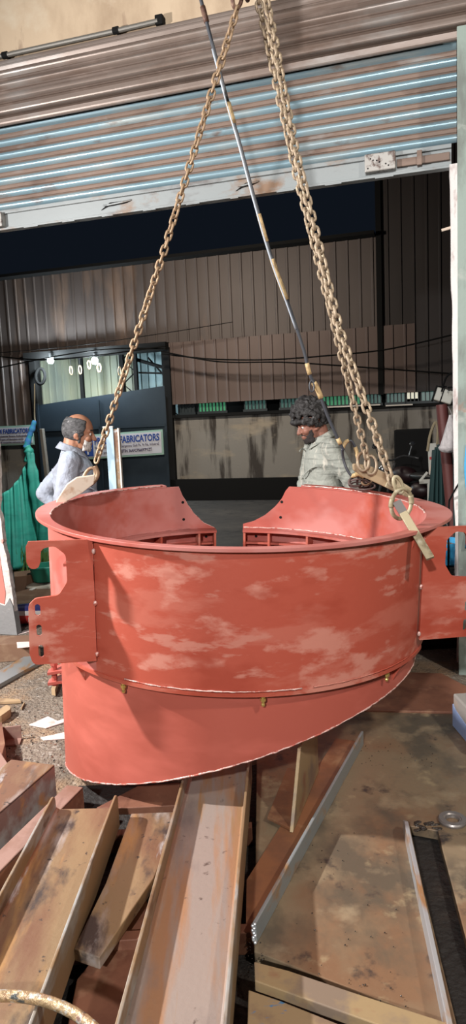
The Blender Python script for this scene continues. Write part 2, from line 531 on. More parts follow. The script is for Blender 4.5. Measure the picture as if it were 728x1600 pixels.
# left jamb: broken plaster edge
wl = empty_struct('wall_left', B(-3.3, VS, 0))
edge = [(-3.262, 0), (-3.268, .15), (-3.276, .35), (-3.288, .5), (-3.300, .62), (-3.322, .72), (-3.318, .8), (-3.325, .95), (-3.345, 1.0), (-3.328, 1.08), (-3.318, 1.2), (-3.307, 1.35), (-3.302, 1.5), (-3.312, 1.7), (-3.30, 1.9), (-3.295, 2.4), (-3.3, 3.2), (-3.3, 4.1)]
es = []
for i in range(len(edge) - 1):
    for k in range(4):
        t = k / 4
        es.append((edge[i][0] * (1 - t) + edge[i + 1][0] * t + random.uniform(-.004, .004), edge[i][1] * (1 - t) + edge[i + 1][1] * t))
es.append(edge[-1])
m = MB()
m.prism([(-6, 0)] + es + [(-6, 4.1)], 0, .3, lambda a: B(a.x, VS + a.z * .15, a.y))
m.build('plaster', M['jamb'], wl)
m = MB()
m.prism([(-3.45, .28), (-3.355, .25), (-3.335, .34), (-3.35, .5), (-3.362, .66), (-3.45, .7)], -.006, .01, lambda a: B(a.x, VS + a.z, a.y))
m.build('paint_patch', M['pinkpl'], wl)['label'] = 'faded pink paint patch'
m = MB()
gp = [(-3.45, .004), (-3.257, .004), (-3.262, .1), (-3.275, .24), (-3.3, .3), (-3.32, .27), (-3.35, .235), (-3.45, .26)]
m.prism(gp, -.012, .05, lambda a: B(a.x, VS + a.z, a.y))
m.build('cement_footing', M['grey_pl'], wl)
# right jamb and column
wr = empty_struct('wall_right', B(.1, VS, 0))
m = MB()
prof = []
for k in range(41):
    z = 3.06 * k / 40
    prof.append((.030 + .030 * (1 - z / 3.06) + .012 * (noise.noise(V((z * 3, 1, 0)))) + random.uniform(-.002, .002), z))
m.prism([(.2, 0)] + [(a, z) for a, z in prof] + [(.2, 3.06)], 0, .22, lambda a: B(a.x, VS - .08 + a.z, a.y))
m.build('jamb', M['jamb_w'], wr)
m = MB()
m.bbox(.2, 3, VS, VS + .3, 0, 4.05)
m.build('panel', M['plaster'], wr)
m = MB()
m.bbox(.074, .112, 4.38, 4.62, 0, 3.68)
m.bbox(.068, .19, 4.37, 4.40, 0, 3.70)
m.bbox(.074, .2, 4.60, 4.62, 0, 3.68)
m.build('column', M['column'], wr, bevel=.003)
m = MB()
m.tube([B(-.02, VS + .05, 2.72), B(.06, VS + .05, 2.735)], .009, 8)
m.build('iron_peg', M['cream'], wr)

# ------------------------------------------------------------------ rolling shutter
dr = empty_struct('door_1', B(-1.5, VS, 3.06))
U0, U1 = -3.29, .07
zs0, zs1, pitch = 3.2, 3.95, .0860
m = MB()
prof = []   # (v, z, material)
z = zs0
n = int((zs1 - zs0) / pitch) + 1
for i in range(n):
    zb = zs0 + i * pitch
    for k in range(9):
        a = PI * k / 8
        prof.append((VS - .006 - .022 * math.sin(a) ** .8, zb + pitch * (.02 + .57 * k / 8), 0))
    prof.append((VS - .003, zb + pitch * .67, 1))
    prof.append((VS - .010, zb + pitch * .70, 1))
    prof.append((VS - .010, zb + pitch * .92, 1))
    prof.append((VS - .002, zb + pitch * .97, 1))
nu = 12
for a, b in zip(prof, prof[1:]):
    vs = []
    for i in range(nu + 1):
        u = U0 + (U1 - U0) * i / nu
        w = .004 * noise.noise(V((u * 2, a[1] * 4, 0)))
        vs.append(B(u, a[0] + w, a[1]))
    for i in range(nu + 1):
        u = U0 + (U1 - U0) * i / nu
        w = .004 * noise.noise(V((u * 2, b[1] * 4, 0)))
        vs.append(B(u, b[0] + w, b[1]))
    m.add(vs, [(i, i + 1, nu + 2 + i, nu + 1 + i) for i in range(nu)], a[2] if a[2] == b[2] else 1)
o = m.build('curtain', [M['sh_blue'], M['sh_brown']], dr)
# roll above (drum of wound slats)
m = MB()
path = []
for k in range(60):
    t = k / 59
    a = R_(-62 + 150 * t)
    path.append((VS + .06 - .30 * math.cos(a), 3.955 + .245 * math.sin(a), a))
hp = []
for k in range(97):
    t = k / 96
    a = R_(-66 + 146 * t)
    ph = (t * 8) % 1
    d = .024 * math.sin(PI * ph / .62) if ph < .62 else (-.004 if ph < .9 else .0)
    rv, rz = .28 + d, .215 + d
    hp.append((VS + .03 - rv * math.cos(a), 3.93 + rz * math.sin(a)))
m.grid(lambda s, t: B(U0 + (U1 + .05 - U0) * s, *hp[min(96, int(round(t * 96)))]), 6, 96)
for f_i in range(len(m.mi)):
    if ((f_i % 96) / 96 * 8) % 1 >= .62:
        m.mi[f_i] = 1
m.build('roll', [M['hood'], M['groove']], dr)
# bottom rail
rail = MB()
rail.bbox(U0, U1 - .03, VS - .015, VS + .01, 3.062, 3.2)
rail.bbox(U0, U1 - .03, VS - .035, VS - .012, 3.168, 3.192)
rail.bbox(U0, U1 - .03, VS - .05, VS + .01, 3.052, 3.066)
for u in [-3.2 + .31 * k for k in range(10)]:
    rail.bbox(u, u + random.uniform(.05, .12), VS - .052, VS - .04, 3.046, 3.056)
rail.build('bottom_rail', M['rail'], dr, bevel=.002)
for (u0, u1) in ((-2.285, -2.06), (-1.31, -1.16)):
    m = MB()
    m.prism([(u0, 3.10), (u0 + .05, 3.118), (u1 - .03, 3.125), (u1, 3.145), (u1 - .06, 3.14), (u0 + .07, 3.142)], 0, .01, lambda a: B(a.x, VS - .024 + a.z, a.y))
    h = m.build('pull_slot', M['dark'], dr)
    m = MB()
    m.tube([B(u0 + .02, VS - .02, 3.13), B(u0 + .06, VS - .04, 3.122), B(u1 - .05, VS - .04, 3.128), B(u1, VS - .02, 3.14)], .006, 8)
    m.build('pull_bar', M['rail'], h)
for (u0, u1, z0, z1) in ((-.47, -.285, 3.085, 3.19), (-3.28, -3.055, 3.075, 3.175)):
    m = MB()
    m.bbox(u0, u1, VS - .07, VS - .015, z0, z1)
    lk = m.build('lock_box', M['lock'], dr, bevel=.006)
    for q in range(7):
        s = MB()
        uu = u0 + .02 + (u1 - u0 - .04) * ((q * .37) % 1)
        zz = z0 + .02 + (z1 - z0 - .04) * ((q * .61) % 1)
        s.ball(B(uu, VS - .07, zz), .005, 8, 6)
        s.build('rivet', M['dark'], lk)
m = MB()
m.bbox(-.28, .03, VS - .04, VS - .015, 3.10, 3.145)
m.bbox(-.16, -.13, VS - .055, VS - .015, 3.09, 3.175)
m.build('slide_bolt', M['sh_brown'], dr, bevel=.004)
# conduit on the wall
t = thing('conduit_pipe', 'thin grey conduit pipe clipped along the beige wall above the shutter', 'pipe', B(-2.4, VS - .05, 4.2))
m = MB()
m.tube([B(-3.3, VS - .05, 4.215), B(-2.94, VS - .05, 4.207), B(-2.06, VS - .05, 4.205), B(-1.78, VS - .05, 4.208)], .016, 10)
m.build('pipe', M['pipe'], t)
for u in (-2.93, -2.08):
    m = MB()
    m.tube([B(u - .02, VS - .05, 4.207), B(u + .02, VS - .05, 4.207)], .023, 10)
    m.bbox(u - .012, u + .012, VS - .01, VS + .002, 4.18, 4.24)
    m.build('coupling', M['dark'], t)
m = MB()
m.bbox(-1.80, -1.745, VS - .06, VS + .001, 4.185, 4.245)
m.build('end_box', M['dark'], t, bevel=.006)

# ------------------------------------------------------------------ hopper
S = .93
TO = EYE + (V((.03, 3.55, 1.11)) - V((0, 0, 1.55))) * S
TO.z = 1.6 + (1.11 - 1.55) * S
TO.x -= .004
TO.y += .008
RW, RF, RL = .940, .985, .904
tank = thing('steel_hopper', 'large round red-primed steel hopper with flanged rim and slanted bottom, slung on chains', 'hopper', TO, (R_(2.5), R_(2.5), 0))
tank.rotation_mode = 'XYZ'
# rotation: tilt about x first, then y (XYZ order does exactly that)
TM = mw(tank)


def T(a):
    return TM @ (V(a) * S)


def cyl(r, phi, z):            # phi from the front, degrees, + to the right
    a = R_(phi)
    return V((r * math.sin(a), -r * math.cos(a), z))


top_tab = [(-171.6, -.276), (-167, -.24), (-163.4, -.182), (-160.5, -.115), (-158.5, -.055), (-157.1, 0), (159.7, 0), (161, -.06), (164, -.125), (168.5, -.191), (173, -.232), (177.2, -.252)]


def bot(phi, r):
    c = cyl(r, phi, 0)
    z = -1.005 + .322 * c.x - .126 * min(c.y, 0)
    w = T((c.x, c.y, z))
    if w.z < .03:
        z += (.03 - w.z) / S
    return min(z, -.60)


def shell(mb, r0, r1, p0, p1, n, ztop, zbot):
    """curved plate with thickness"""
    cols = []
    for i in range(n + 1):
        ph = p0 + (p1 - p0) * i / n
        zt, zb = ztop(ph), zbot(ph)
        R1 = r1(ph) if callable(r1) else r1
        cols.append([T(cyl(R1, ph, zb)), T(cyl(R1, ph, zt)), T(cyl(r0, ph, zt)), T(cyl(r0, ph, zb))])
    vs = [p for c in cols for p in c]
    fs = []
    for i in range(n):
        for k in range(4):
            fs.append((i * 4 + k, i * 4 + (k + 1) % 4, (i + 1) * 4 + (k + 1) % 4, (i + 1) * 4 + k))
    fs.append((0, 1, 2, 3))
    fs.append((n * 4 + 3, n * 4 + 2, n * 4 + 1, n * 4))
    mb.add(vs, fs)


FL, FRr = -40.0, 58.9       # azimuths of the two bracket plates
m = MB()
shell(m, RW - .014, RW, FL, FRr, 60, lambda p: 0, lambda p: -.575)
m.build('front_panel', M['red'], tank, smooth=True, auto=40)
m = MB()
shell(m, RW - .014, RW - .001, -171.6, FL, 90, lambda p: lerp_tab(top_tab, p), lambda p: -.575)
m.build('side_panel', M['red_pink'], tank, smooth=True, auto=40)
m = MB()
shell(m, RW - .014, RW - .001, FRr, 177.2, 84, lambda p: lerp_tab(top_tab, p), lambda p: -.575)
m.build('side_panel', M['red_pink'], tank, smooth=True, auto=40)
m = MB()
shell(m, RL - .014, RL, -171.6, 177.2, 160, lambda p: -.56, lambda p: bot(p, RL))
m.build('lower_shell', M['red_low'], tank, smooth=True, auto=40)
# rim flange
m = MB()
shell(m, RW - .016, lambda p: .964 + .026 * math.exp(-((p + 90) / 24) ** 2) + .080 * math.exp(-((p - 86) / 27) ** 2) + (.03 if abs(p) > 110 else .03 * max(0, abs(p) - 60) / 50), -152, 154, 150, lambda p: .012, lambda p: -.004)
m.build('rim_flange', M['red_pink'], tank, smooth=True, auto=40, bevel=.002)
# lip under the front panel
m = MB()
shell(m, RL - .004, RW + .006, -64, 64, 70, lambda p: -.572, lambda p: -.588)
m.build('lip_ring', M['red'], tank, smooth=True, auto=40)
# seat ring between upper and lower shell, whole round
m = MB()
shell(m, RL - .004, RW, 64, 177, 50, lambda p: -.567, lambda p: -.58)
shell(m, RL - .004, RW, -171, -64, 50, lambda p: -.567, lambda p: -.58)
m.build('seat_ring', M['red_low'], tank, smooth=True, auto=40)
# inner ledge with ribs
for (a, b) in ((-171.6, -95), (100, 177.2)):
    m = MB()
    shell(m, RW - .10, RW - .012, a, b, 50, lambda p: -.275, lambda p: -.29)
    m.build('inner_ledge', M['red_pink'], tank, smooth=True, auto=40)
    m = MB()
    shell(m, RW - .06, RW - .012, a, b, 50, lambda p: -.36, lambda p: -.372)
    m.build('inner_hoop', M['red_low'], tank, smooth=True, auto=40)
for ph in (-170.9, -164, -147, -128, 176.5, 166, 149, 131):
    m = MB()
    shell(m, RW - .095, RW - .012, ph - .45, ph + .45, 2, lambda p: -.288, lambda p: -.57)
    m.build('rib', M['red'], tank)
for ph, zz in ((-158.6, -.10), (-158.9, -.21), (161.8, -.10), (162.2, -.2), (-168, -.33), (172, -.33)):
    m = MB()
    c0, c1 = cyl(RW - .0155, ph, zz), cyl(RW - .012, ph, zz)
    m.tube([T(c0), T(c1)], .0085, 10)
    m.build('bolt_hole', M['dark'], tank)


# weld beads
def bead(name, pts, r, mt=M['weld']):
    q = []
    for i, p in enumerate(pts):
        q.append(p + V((random.uniform(-1, 1), random.uniform(-1, 1), random.uniform(-1, 1))) * r * .35)
    b = MB()
    b.tube(q, [r * random.uniform(.6, 1.25) for _ in q], 6)
    return b.build(name, mt, tank, smooth=True)


bead('weld_bead', [T(cyl(RL, p, bot(p, RL))) for p in [-75 + 1.2 * k for k in range(135)]], .0035)
bead('weld_bead', [T(cyl(RW - .017, p, .011)) for p in [-150 + 1.2 * k for k in range(62)]], .0042)
bead('weld_bead', [T(cyl(RW - .017, p, .011)) for p in [80 + 1.2 * k for k in range(62)]], .0042)
bead('weld_bead', [T(cyl(RW + .003, p, -.566)) for p in [-30 + 1.0 * k for k in range(46)]], .003)
bead('weld_bead', [T(cyl(RW + .003, p, -.566)) for p in [18 + 1.0 * k for k in range(36)]], .0028, M['red'])
bead('weld_bead', [T(cyl(RW - .018, p, -.272)) for p in [-171 + 1.2 * k for k in range(60)]], .0035, M['red_pink'])
bead('weld_bead', [T(cyl(RW - .018, p, -.272)) for p in [177 - 1.2 * k for k in range(60)]], .0038)
gl = [(-157.1 - 14.5 * k / 20) for k in range(21)]
bead('weld_bead', [T(cyl(RW - .007, p, lerp_tab(top_tab, p))) for p in gl], .003)

# bracket plates (hook at the top, three slots)
outl = [(0, 0), (.252, 0), (.262, -.02), (.262, -.085), (.250, -.112), (.218, -.112), (.208, -.085), (.205, -.03), (.150, -.022), (.108, -.06), (.106, -.172), (.142, -.228), (.235, -.236), (.263, -.262), (.268, -.47), (.255, -.518), (0, -.52)]
rr = [0, .006, .0, .03, .02, .02, .02, .03, .035, .03, .04, .035, .03, .03, .04, .03, 0]
outl = rounded(outl, rr)


def slot(cx, cy, w, h):
    r = w / 2
    p = []
    for k in range(9):
        a = PI * k / 8
        p.append((cx + r * math.cos(a), cy + h / 2 - r + r * math.sin(a)))
    for k in range(9):
        a = PI + PI * k / 8
        p.append((cx + r * math.cos(a), cy - h / 2 + r + r * math.sin(a)))
    return p


pv, pf = flat_with_holes(outl, [slot(.228, -.285, .022, .05), slot(.226, -.372, .022, .05), slot(.222, -.462, .022, .055)], .014)
pdir = V((math.cos(R_(10.7)), math.sin(R_(10.7)), 0))
pnor = V((-math.sin(R_(10.7)), math.cos(R_(10.7)), 0))
pl = cyl(RW + .005, FL + .5, 0)
pr = cyl(RW + .010, FRr + .4, 0)
for base, sg in ((pl, -1), (pr, 1)):
    m = MB()
    m.add([T(base + pdir * (sg * a.x) + pnor * a.z + V((0, 0, a.y))) for a in pv], pf)
    pb = m.build('bracket_plate', M['red'], tank)
    for zz in (-.10, -.49):      # gusset running back from the plate to the shell
        m = MB()
        s0 = base + pdir * (sg * .01) + pnor * .007
        s1 = base + pdir * (sg * .12) + pnor * .007
        s2 = cyl(RW - .004, (FL - 11) if sg < 0 else (FRr + 11), 0)
        tri = [s0, s1, s2] if sg > 0 else [s1, s0, s2]
        vs = [T(a + V((0, 0, zz))) for a in tri] + [T(a + V((0, 0, zz - .012))) for a in tri]
        m.add(vs, [(0, 1, 2), (5, 4, 3), (0, 3, 4, 1), (1, 4, 5, 2), (2, 5, 3, 0)])
        m.build('gusset', M['red_low'], pb)
    for zz in (-.05, -.27, -.49):
        m = MB()
        m.ball(T(base + pdir * (-sg * .003) - pnor * .006 + V((0, 0, zz))), (.008, .006, .011), 8, 6)
        m.build('tack_weld', M['weld'], pb, smooth=True)
# triangular stiffeners under the rim and beside the right plate
for ph, hgt in ((52.5, .075), (59.5, .06)):
    m = MB()
    a = [cyl(RW, ph, -.004), cyl(.963, ph, -.004), cyl(RW, ph, -.004 - hgt)]
    d = cyl(.006, ph + 90, 0)
    m.add([T(q + d) for q in a] + [T(q - d) for q in a], [(0, 1, 2), (5, 4, 3), (0, 3, 4, 1), (1, 4, 5, 2), (2, 5, 3, 0)])
    m.build('rim_gusset', M['red'], tank)
for ph in (49, -49):
    m = MB()
    a = [cyl(RL - .002, ph, -.588), cyl(RW + .004, ph, -.588), cyl(RL - .002, ph, -.67)]
    d = cyl(.006, ph + 90, 0)
    m.add([T(q + d) for q in a] + [T(q - d) for q in a], [(0, 1, 2), (5, 4, 3), (0, 3, 4, 1), (1, 4, 5, 2), (2, 5, 3, 0)])
    m.build('lip_gusset', M['red'], tank)
# grease nipples
for ph in (-31.2, 5.5, 42.9):
    m = MB()
    c = cyl(RW - .012, ph, 0)
    pts = [(-.586, .008), (-.6, .008), (-.6, .011), (-.612, .011), (-.612, .006), (-.622, .006), (-.626, .008), (-.634, .006)]
    m.tube([T(c + V((0, 0, z))) for z, _ in pts], [r_ for _, r_ in pts], 8)
    m.build('grease_nipple', M['brass'], tank)
# latch lug low on the left side
lug = MB()
for k, (dz, dr_) in enumerate(((0, .0), (-.055, .0))):
    c0 = cyl(RL + .0, -83, -.80 + dz)
    a = [cyl(RL - .01, -80, -.80 + dz), cyl(RL + .075, -81, -.815 + dz), cyl(RL + .08, -86, -.83 + dz), cyl(RL - .01, -88, -.80 + dz)]
    vs = [T(q) for q in a] + [T(q - V((0, 0, .014))) for q in a]
    lug.add(vs, [(0, 1, 2, 3), (7, 6, 5, 4), (0, 4, 5, 1), (1, 5, 6, 2), (2, 6, 7, 3), (3, 7, 4, 0)])
lug.tube([T(cyl(RL + .045, -83.5, -.79)), T(cyl(RL + .045, -83.5, -.90))], .014, 8)
lg = lug.build('latch_lug', M['red_pink'], tank)
m = MB()
m.tube([T(cyl(RL + .045, -83.5, -.775)), T(cyl(RL + .045, -83.5, -.79))], .02, 6)
m.build('bolt', M['red_pink'], lg)
m = MB()
m.bbox
for zz0, zz1 in ((-.74, -.585),):
    a = [cyl(RL - .002, -88, zz0), cyl(RL + .03, -88, zz0), cyl(RL + .03, -88, zz1), cyl(RL - .002, -88, zz1)]
    d = cyl(.006, 2, 0)
    m.add([T(q + d) for q in a] + [T(q - d) for q in a], [(0, 1, 2, 3), (7, 6, 5, 4), (0, 4, 5, 1), (1, 5, 6, 2), (2, 6, 7, 3), (3, 7, 4, 0)])
m.build('side_stiffener', M['red_low'], tank)

# ------------------------------------------------------------------ chains and lifting gear
WR, PIT = .0056, .0335


def link_mesh(pit=PIT, wr=WR, half=.0125):
    pts = []
    st = pit / 2 + wr - half * .55 - .001
    hl = (pit / 2 + wr - wr) - half
    hl = max(hl, .004)
    for k in range(9):
        a = -PI / 2 + PI * k / 8
        pts.append(V((half * math.sin(a) * -1 if False else half * math.cos(a + PI / 2) * -1, 0, hl + half * math.sin(a + PI / 2))))
    for k in range(9):
        a = PI / 2 + PI * k / 8
        pts.append(V((-half * math.cos(a - PI / 2) * -1 * 1, 0, -hl - half * math.sin(a - PI / 2))))
    b = MB()
    b.tube(pts, wr, 8, closed=True)
    return b


def lnk(half, hl, wr):
    pts = []
    for k in range(9):
        a = PI * k / 8
        pts.append(V((half * math.cos(a), 0, hl + half * math.sin(a))))
    for k in range(9):
        a = PI + PI * k / 8
        pts.append(V((half * math.cos(a), 0, -hl + half * math.sin(a))))
    b = MB()
    b.tube(pts, wr, 8, closed=True)
    return b


def chain(name, label, pts, mt, half=.0135, wr=.0058, pit=.034, twist0=0, dtw=8):
    """links laid along a polyline"""
    root = thing(name, label, 'chain', pts[0], group='lifting chains')
    P = [V(p) for p in pts]
    L = [0]
    for a, b in zip(P, P[1:]):
        L.append(L[-1] + (b - a).length)
    n = int(L[-1] / pit)
    pit = L[-1] / n
    hl = pit / 2 - half + wr * .95
    proto = None
    for i in range(n):
        s = (i + .5) * pit
        for k in range(len(P) - 1):
            if s <= L[k + 1] or k == len(P) - 2:
                break
        t = (s - L[k]) / (L[k + 1] - L[k])
        c = P[k].lerp(P[k + 1], t)
        d = (P[k + 1] - P[k]).normalized()
        q = d.to_track_quat('Z', 'Y')
        ang = R_(twist0 + dtw * i) + (PI / 2 if i % 2 else 0) + random.uniform(-.15, .15)
        W = Matrix.Translation(c) @ q.to_matrix().to_4x4() @ Matrix.Rotation(ang, 4, 'Z')
        if proto is None:
            b = lnk(half, max(hl, .003), wr)
            o = b.build('link', mt, root, smooth=True)
            # mesh verts are about the world origin; make them local to the link
            inv = mw(root).inverted()
            for v in o.data.vertices:
                v.co = mw(root) @ v.co
            proto = o
        else:
            o = proto.copy()
            C.objects.link(o)
            o.parent = root
        W = mw(root).inverted() @ W
        o.location = W.to_translation()
        o.rotation_euler = W.to_euler()
    return root


apex = at_depth(384, -46, 3.30)
# crane hook and master ring (mostly above the picture)
hk = thing('crane_hook', 'crane hook carrying the chain slings above the hopper, rusty iron', 'hook', apex)
m = MB()
hp_ = [apex + V((0, 0, .30)), apex + V((0, 0, .16)), apex + V((.045, 0, .10)), apex + V((.06, 0, .04)), apex + V((.035, 0, -.005)), apex + V((-.005, 0, -.015)), apex + V((-.045, 0, .015)), apex + V((-.06, 0, .06))]
m.tube(spline(hp_, 6), [.022] * 12 + [.02] * 12 + [.018] * 12 + [.012] * 7, 10)
m.build('hook', M['chain_dark'], hk, smooth=True)
m = MB()
m.box((-.10, -.06, .28), (.10, .06, .62), Matrix.Translation(apex))
m.build('block', M['yellow_plate'], hk, bevel=.03)
m = MB()
for dx in (-.05, .05):
    m.tube([apex + V((dx, 0, .6)), apex + V((dx, 0, 3.4))], .008, 6)
m.build('wire_rope', M['dark'], hk)
lm = thing('master_ring', 'dark rusty ring and shackle joining the chains under the crane hook', 'ring', apex)
m = MB()
rg = []
for k in range(24):
    a = 2 * PI * k / 24
    rg.append(apex + V((.004, .055 * math.sin(a), -.045 + .065 * math.cos(a))))
m.tube(rg, .011, 8, closed=True)
m.build('ring', M['chain_dark'], lm, smooth=True)
m = MB()
cL = at_depth(371, 2, 3.30)
sh = []
for k in range(16):
    a = 2 * PI * k / 16
    sh.append(cL + V((.020 * math.cos(a) + .008 * math.sin(a), .01 * math.cos(a), .048 * math.sin(a) + .02)))
m.tube(sh, .009, 8, closed=True)
m.build('shackle', M['chain_dark'], lm, smooth=True)

# left chain
pA = at_depth(371, 12, 3.30)
pB = at_depth(150, 722, 3.48)
chain('lifting_chain', 'rusty lifting chain running down left to the cream clamp on the hopper rim', [pA, pA.lerp(pB, .5) + V((.006, 0, -.012)), pB], M['chain'])
# clamp at the left rear of the rim
rim_l = T(cyl(RW + .012, -101, .022))
cl = thing('plate_clamp', 'cream painted plate clamp hooked over the left rear rim, beside the grey-bearded man', 'clamp', rim_l)
pC = at_depth(131, 757, 3.50)
dirc = (pC - rim_l)
ax = dirc.normalized()
wid = V((0, 0, 1)) - ax * ax.z
wid.normalize()
nrm = ax.cross(wid)
ln = dirc.length
m = MB()
poly = rounded([(-.03, -.012), (.03, -.020), (ln * .75, -.028), (ln + .04, -.025), (ln + .075, .008), (ln * .95, .050), (ln * .5, .050), (-.03, .012)], .012)
Tm = lambda a: rim_l + ax * a.x + wid * a.y + nrm * a.z
m.prism(poly, -.022, .022, Tm)
m.build('body', M['cream'], cl, bevel=.004)
m = MB()
hkpts = [rim_l + ax * (ln * .72) - wid * .01, pC + V((.01, 0, -.012)), pC + V((.05, 0, .012)), pC + V((.072, 0, .05)), pC + V((.062, 0, .09))]
m.tube(spline(hkpts, 6), .011, 8)
m.build('hook_arm', M['chain'], cl, smooth=True)
m = MB()
m.tube([pC + V((.0275 * math.cos(a) + .028 + .03 * math.sin(a) * .6, 0, .035 + .045 * math.sin(a))) for a in [2 * PI * k / 20 for k in range(20)]], .009, 8, closed=True)
m.build('eye_ring', M['chain'], cl, smooth=True)

# right chains
ringc = at_depth(627, 787, 2.86)
pD = at_depth(414, -12, 3.28)
pE = at_depth(614, 757, 2.88)
chain('lifting_chain', 'right-hand chain of the close pair, ending at the big ring above the hanging flat bar', [pD, at_depth(460, 228, 3.16), at_depth(530, 515, 3.0), pE], M['chain2'], half=.0142, wr=.0062, pit=.0352)
pF = at_depth(401, -10, 3.32)
pG = at_depth(573, 716, 3.45)
chain('lifting_chain', 'left-hand chain of the close pair, ending at the tan clamp behind the big ring', [pF, at_depth(462, 268, 3.37), at_depth(530, 540, 3.42), pG], M['chain2'], half=.0140, wr=.006, pit=.0350, twist0=30)
# big ring + flat bar clamp
rg_ = thing('lifting_ring', 'big pale tan oval steel ring hanging from the right chain over the rim', 'ring', ringc)
m = MB()
pts = []
for k in range(28):
    a = 2 * PI * k / 28
    pts.append(ringc + RT * (.046 * math.cos(a) + .006 * math.sin(a)) + V((0, 0, .062 * math.sin(a))) + V((0, .02 * math.cos(a), 0)))
m.tube(pts, .0085, 8, closed=True)
m.build('ring', M['ring'], rg_, smooth=True)
for a0 in (PI * .97, PI * .08):
    m = MB()
    m.tube([ringc + RT * (.046 * math.cos(a) + .006 * math.sin(a)) + V((0, .02 * math.cos(a), .062 * math.sin(a))) for a in [a0 - .3 + .1 * k for k in range(7)]], .0112, 8)
    m.build('sleeve', M['ring'], rg_, smooth=True)
m = MB()
shk = [ringc + V((-.012 + .017 * math.cos(2 * PI * k / 18) - .010 * math.sin(2 * PI * k / 18), .006 * math.cos(2 * PI * k / 18), .078 + .034 * math.sin(2 * PI * k / 18))) for k in range(18)]
m.tube(shk, .008, 8, closed=True)
m.build('connecting_link', M['ring'], rg_, smooth=True)
b0 = at_depth(622, 788, 2.83)
b1 = at_depth(672, 872, 2.66)
fb = thing('flat_bar', 'short tan flat bar hanging from the big ring across the right front rim', 'bar', b0)
d = (b1 - b0)
L_ = d.length
d.normalize()
sd = d.cross(V((0, 1, .1))).normalized()
nn = d.cross(sd)
m = MB()
Tb = lambda a: b0 + d * a.x + sd * a.y + nn * a.z
m.prism(rounded([(-.01, -.016), (L_, -.016), (L_ + .004, .016), (-.01, .016)], .004), -.009, .009, Tb)
m.build('bar', M['ring'], fb, bevel=.002)
m = MB()
m.prism([(-.012, -.017), (.045, -.017), (.045, .017), (-.012, .017)], -.0095, .0095, Tb)
m.build('grey_end', M['washer'], fb)
# clamp plate at right rear
r2 = T(cyl(RW - .005, 108, .02))
c2 = thing('plate_clamp', 'tan plate clamp on the right rear rim, behind the big ring', 'clamp', r2)
pH = at_depth(556, 726, 3.5)
q0 = at_depth(638, 762, 3.5)
ax2 = (q0 - pH).normalized()
wd2 = (V((0, 0, 1)) - ax2 * ax2.z).normalized()
nr2 = ax2.cross(wd2)
l2 = (q0 - pH).length
m = MB()
m.prism(rounded([(0, -.03), (.06, -.042), (l2, -.045), (l2 + .01, .0), (l2 * .5, .022), (.06, .022), (-.02, .0)], .012), -.02, .02, lambda a: pH + ax2 * a.x + wd2 * a.y + nr2 * a.z)
m.build('body', M['tan'], c2, bevel=.004)
m = MB()
m.prism([(l2 * .6, -.044), (l2 + .012, -.047), (l2 + .014, .004), (l2 * .6, .021)], -.026, .026, lambda a: pH + ax2 * a.x + wd2 * a.y + nr2 * a.z)
m.build('jaw', M['ring'], c2, bevel=.004)
for off in (0.0, .07):
    m = MB()
    cc = pH.lerp(q0, .12 + off * 2) + V((0, -.03, .03))
    m.tube([cc + V((.028 * math.cos(a), .01 * math.sin(a), .045 * math.sin(a))) for a in [2 * PI * k / 18 for k in range(18)]], .008, 8, closed=True)
    m.build('shackle', M['chain2'], c2, smooth=True)

# ------------------------------------------------------------------ taped cable
cpx = [(306, -30, 3.5), (314, 0, 3.5), (323, 35, 3.5), (340, 100, 3.5), (356, 160, 3.52), (376, 230, 3.54), (400, 320, 3.57), (425, 405, 3.6), (452, 480, 3.63), (474, 545, 3.66), (484, 585, 3.68), (497, 610, 3.7), (512, 650, 3.72), (530, 690, 3.74), (537, 703, 3.75)]
cp = spline([at_depth(*q) for q in cpx], 6)
cb = thing('control_cable', 'grey taped control cable hanging slantwise between the chains, looped at its lower end', 'cable', cp[0])
m = MB()
m.tube(cp, .0085, 8)
m.build('cable', M['cable'], cb, smooth=True)
m = MB()
off = RT * -.007 + V((0, -.006, 0))
m.tube([p + off for p in cp[16:52]], .005, 6)
m.build('second_core', M['cable_s'], cb, smooth=True)


def seg(a, b, r, mt, nm):
    s = MB()
    s.tube(cp[a:b], r, 8)
    return s.build(nm, mt, cb, smooth=True)


for a, b, r in ((24, 28, .0125), (37, 41, .0115), (42, 48, .0125), (57, 61, .0115), (63, 69, .014), (77, 80, .0115)):
    seg(a, b, r, M['tape'], 'tape_wrap')
seg(8, 13, .0125, M['chain_dark'], 'dark_wrap')
k0 = cp[63]
m = MB()
m.tube([k0 + RT * (-.012 + .012 * math.cos(a)) + V((0, -.01, -.02 + .028 * math.sin(a))) for a in [2 * PI * k / 16 for k in range(16)]], .004, 6, closed=True)
m.build('wire_loop', M['cable'], cb, smooth=True)
e0 = cp[-1]
m = MB()     # hanging oval loop
lo = [at_depth(x, y, 3.75 + .004 * k) for k, (x, y) in enumerate(((535, 701), (541, 690), (550, 690), (557, 706), (560, 726), (557, 741), (549, 743), (541, 731), (536, 715)))]
lsp = spline(lo + [lo[0]], 5)
m.tube(lsp, .0075, 8)
lp = m.build('end_loop', M['cable'], cb, smooth=True)
for a_i, b_i in ((0, 8), (13, 19), (24, 31)):
    m = MB()
    m.tube(lsp[a_i:b_i], .0108, 8)
    m.build('tape_wrap', M['tape'], lp, smooth=True)
m = MB()
m.tube(spline([at_depth(553, 743, 3.76), at_depth(560, 741, 3.77), at_depth(567, 746, 3.78)], 5), .012, 8)
m.build('tape_wrap', M['tape'], lp, smooth=True)
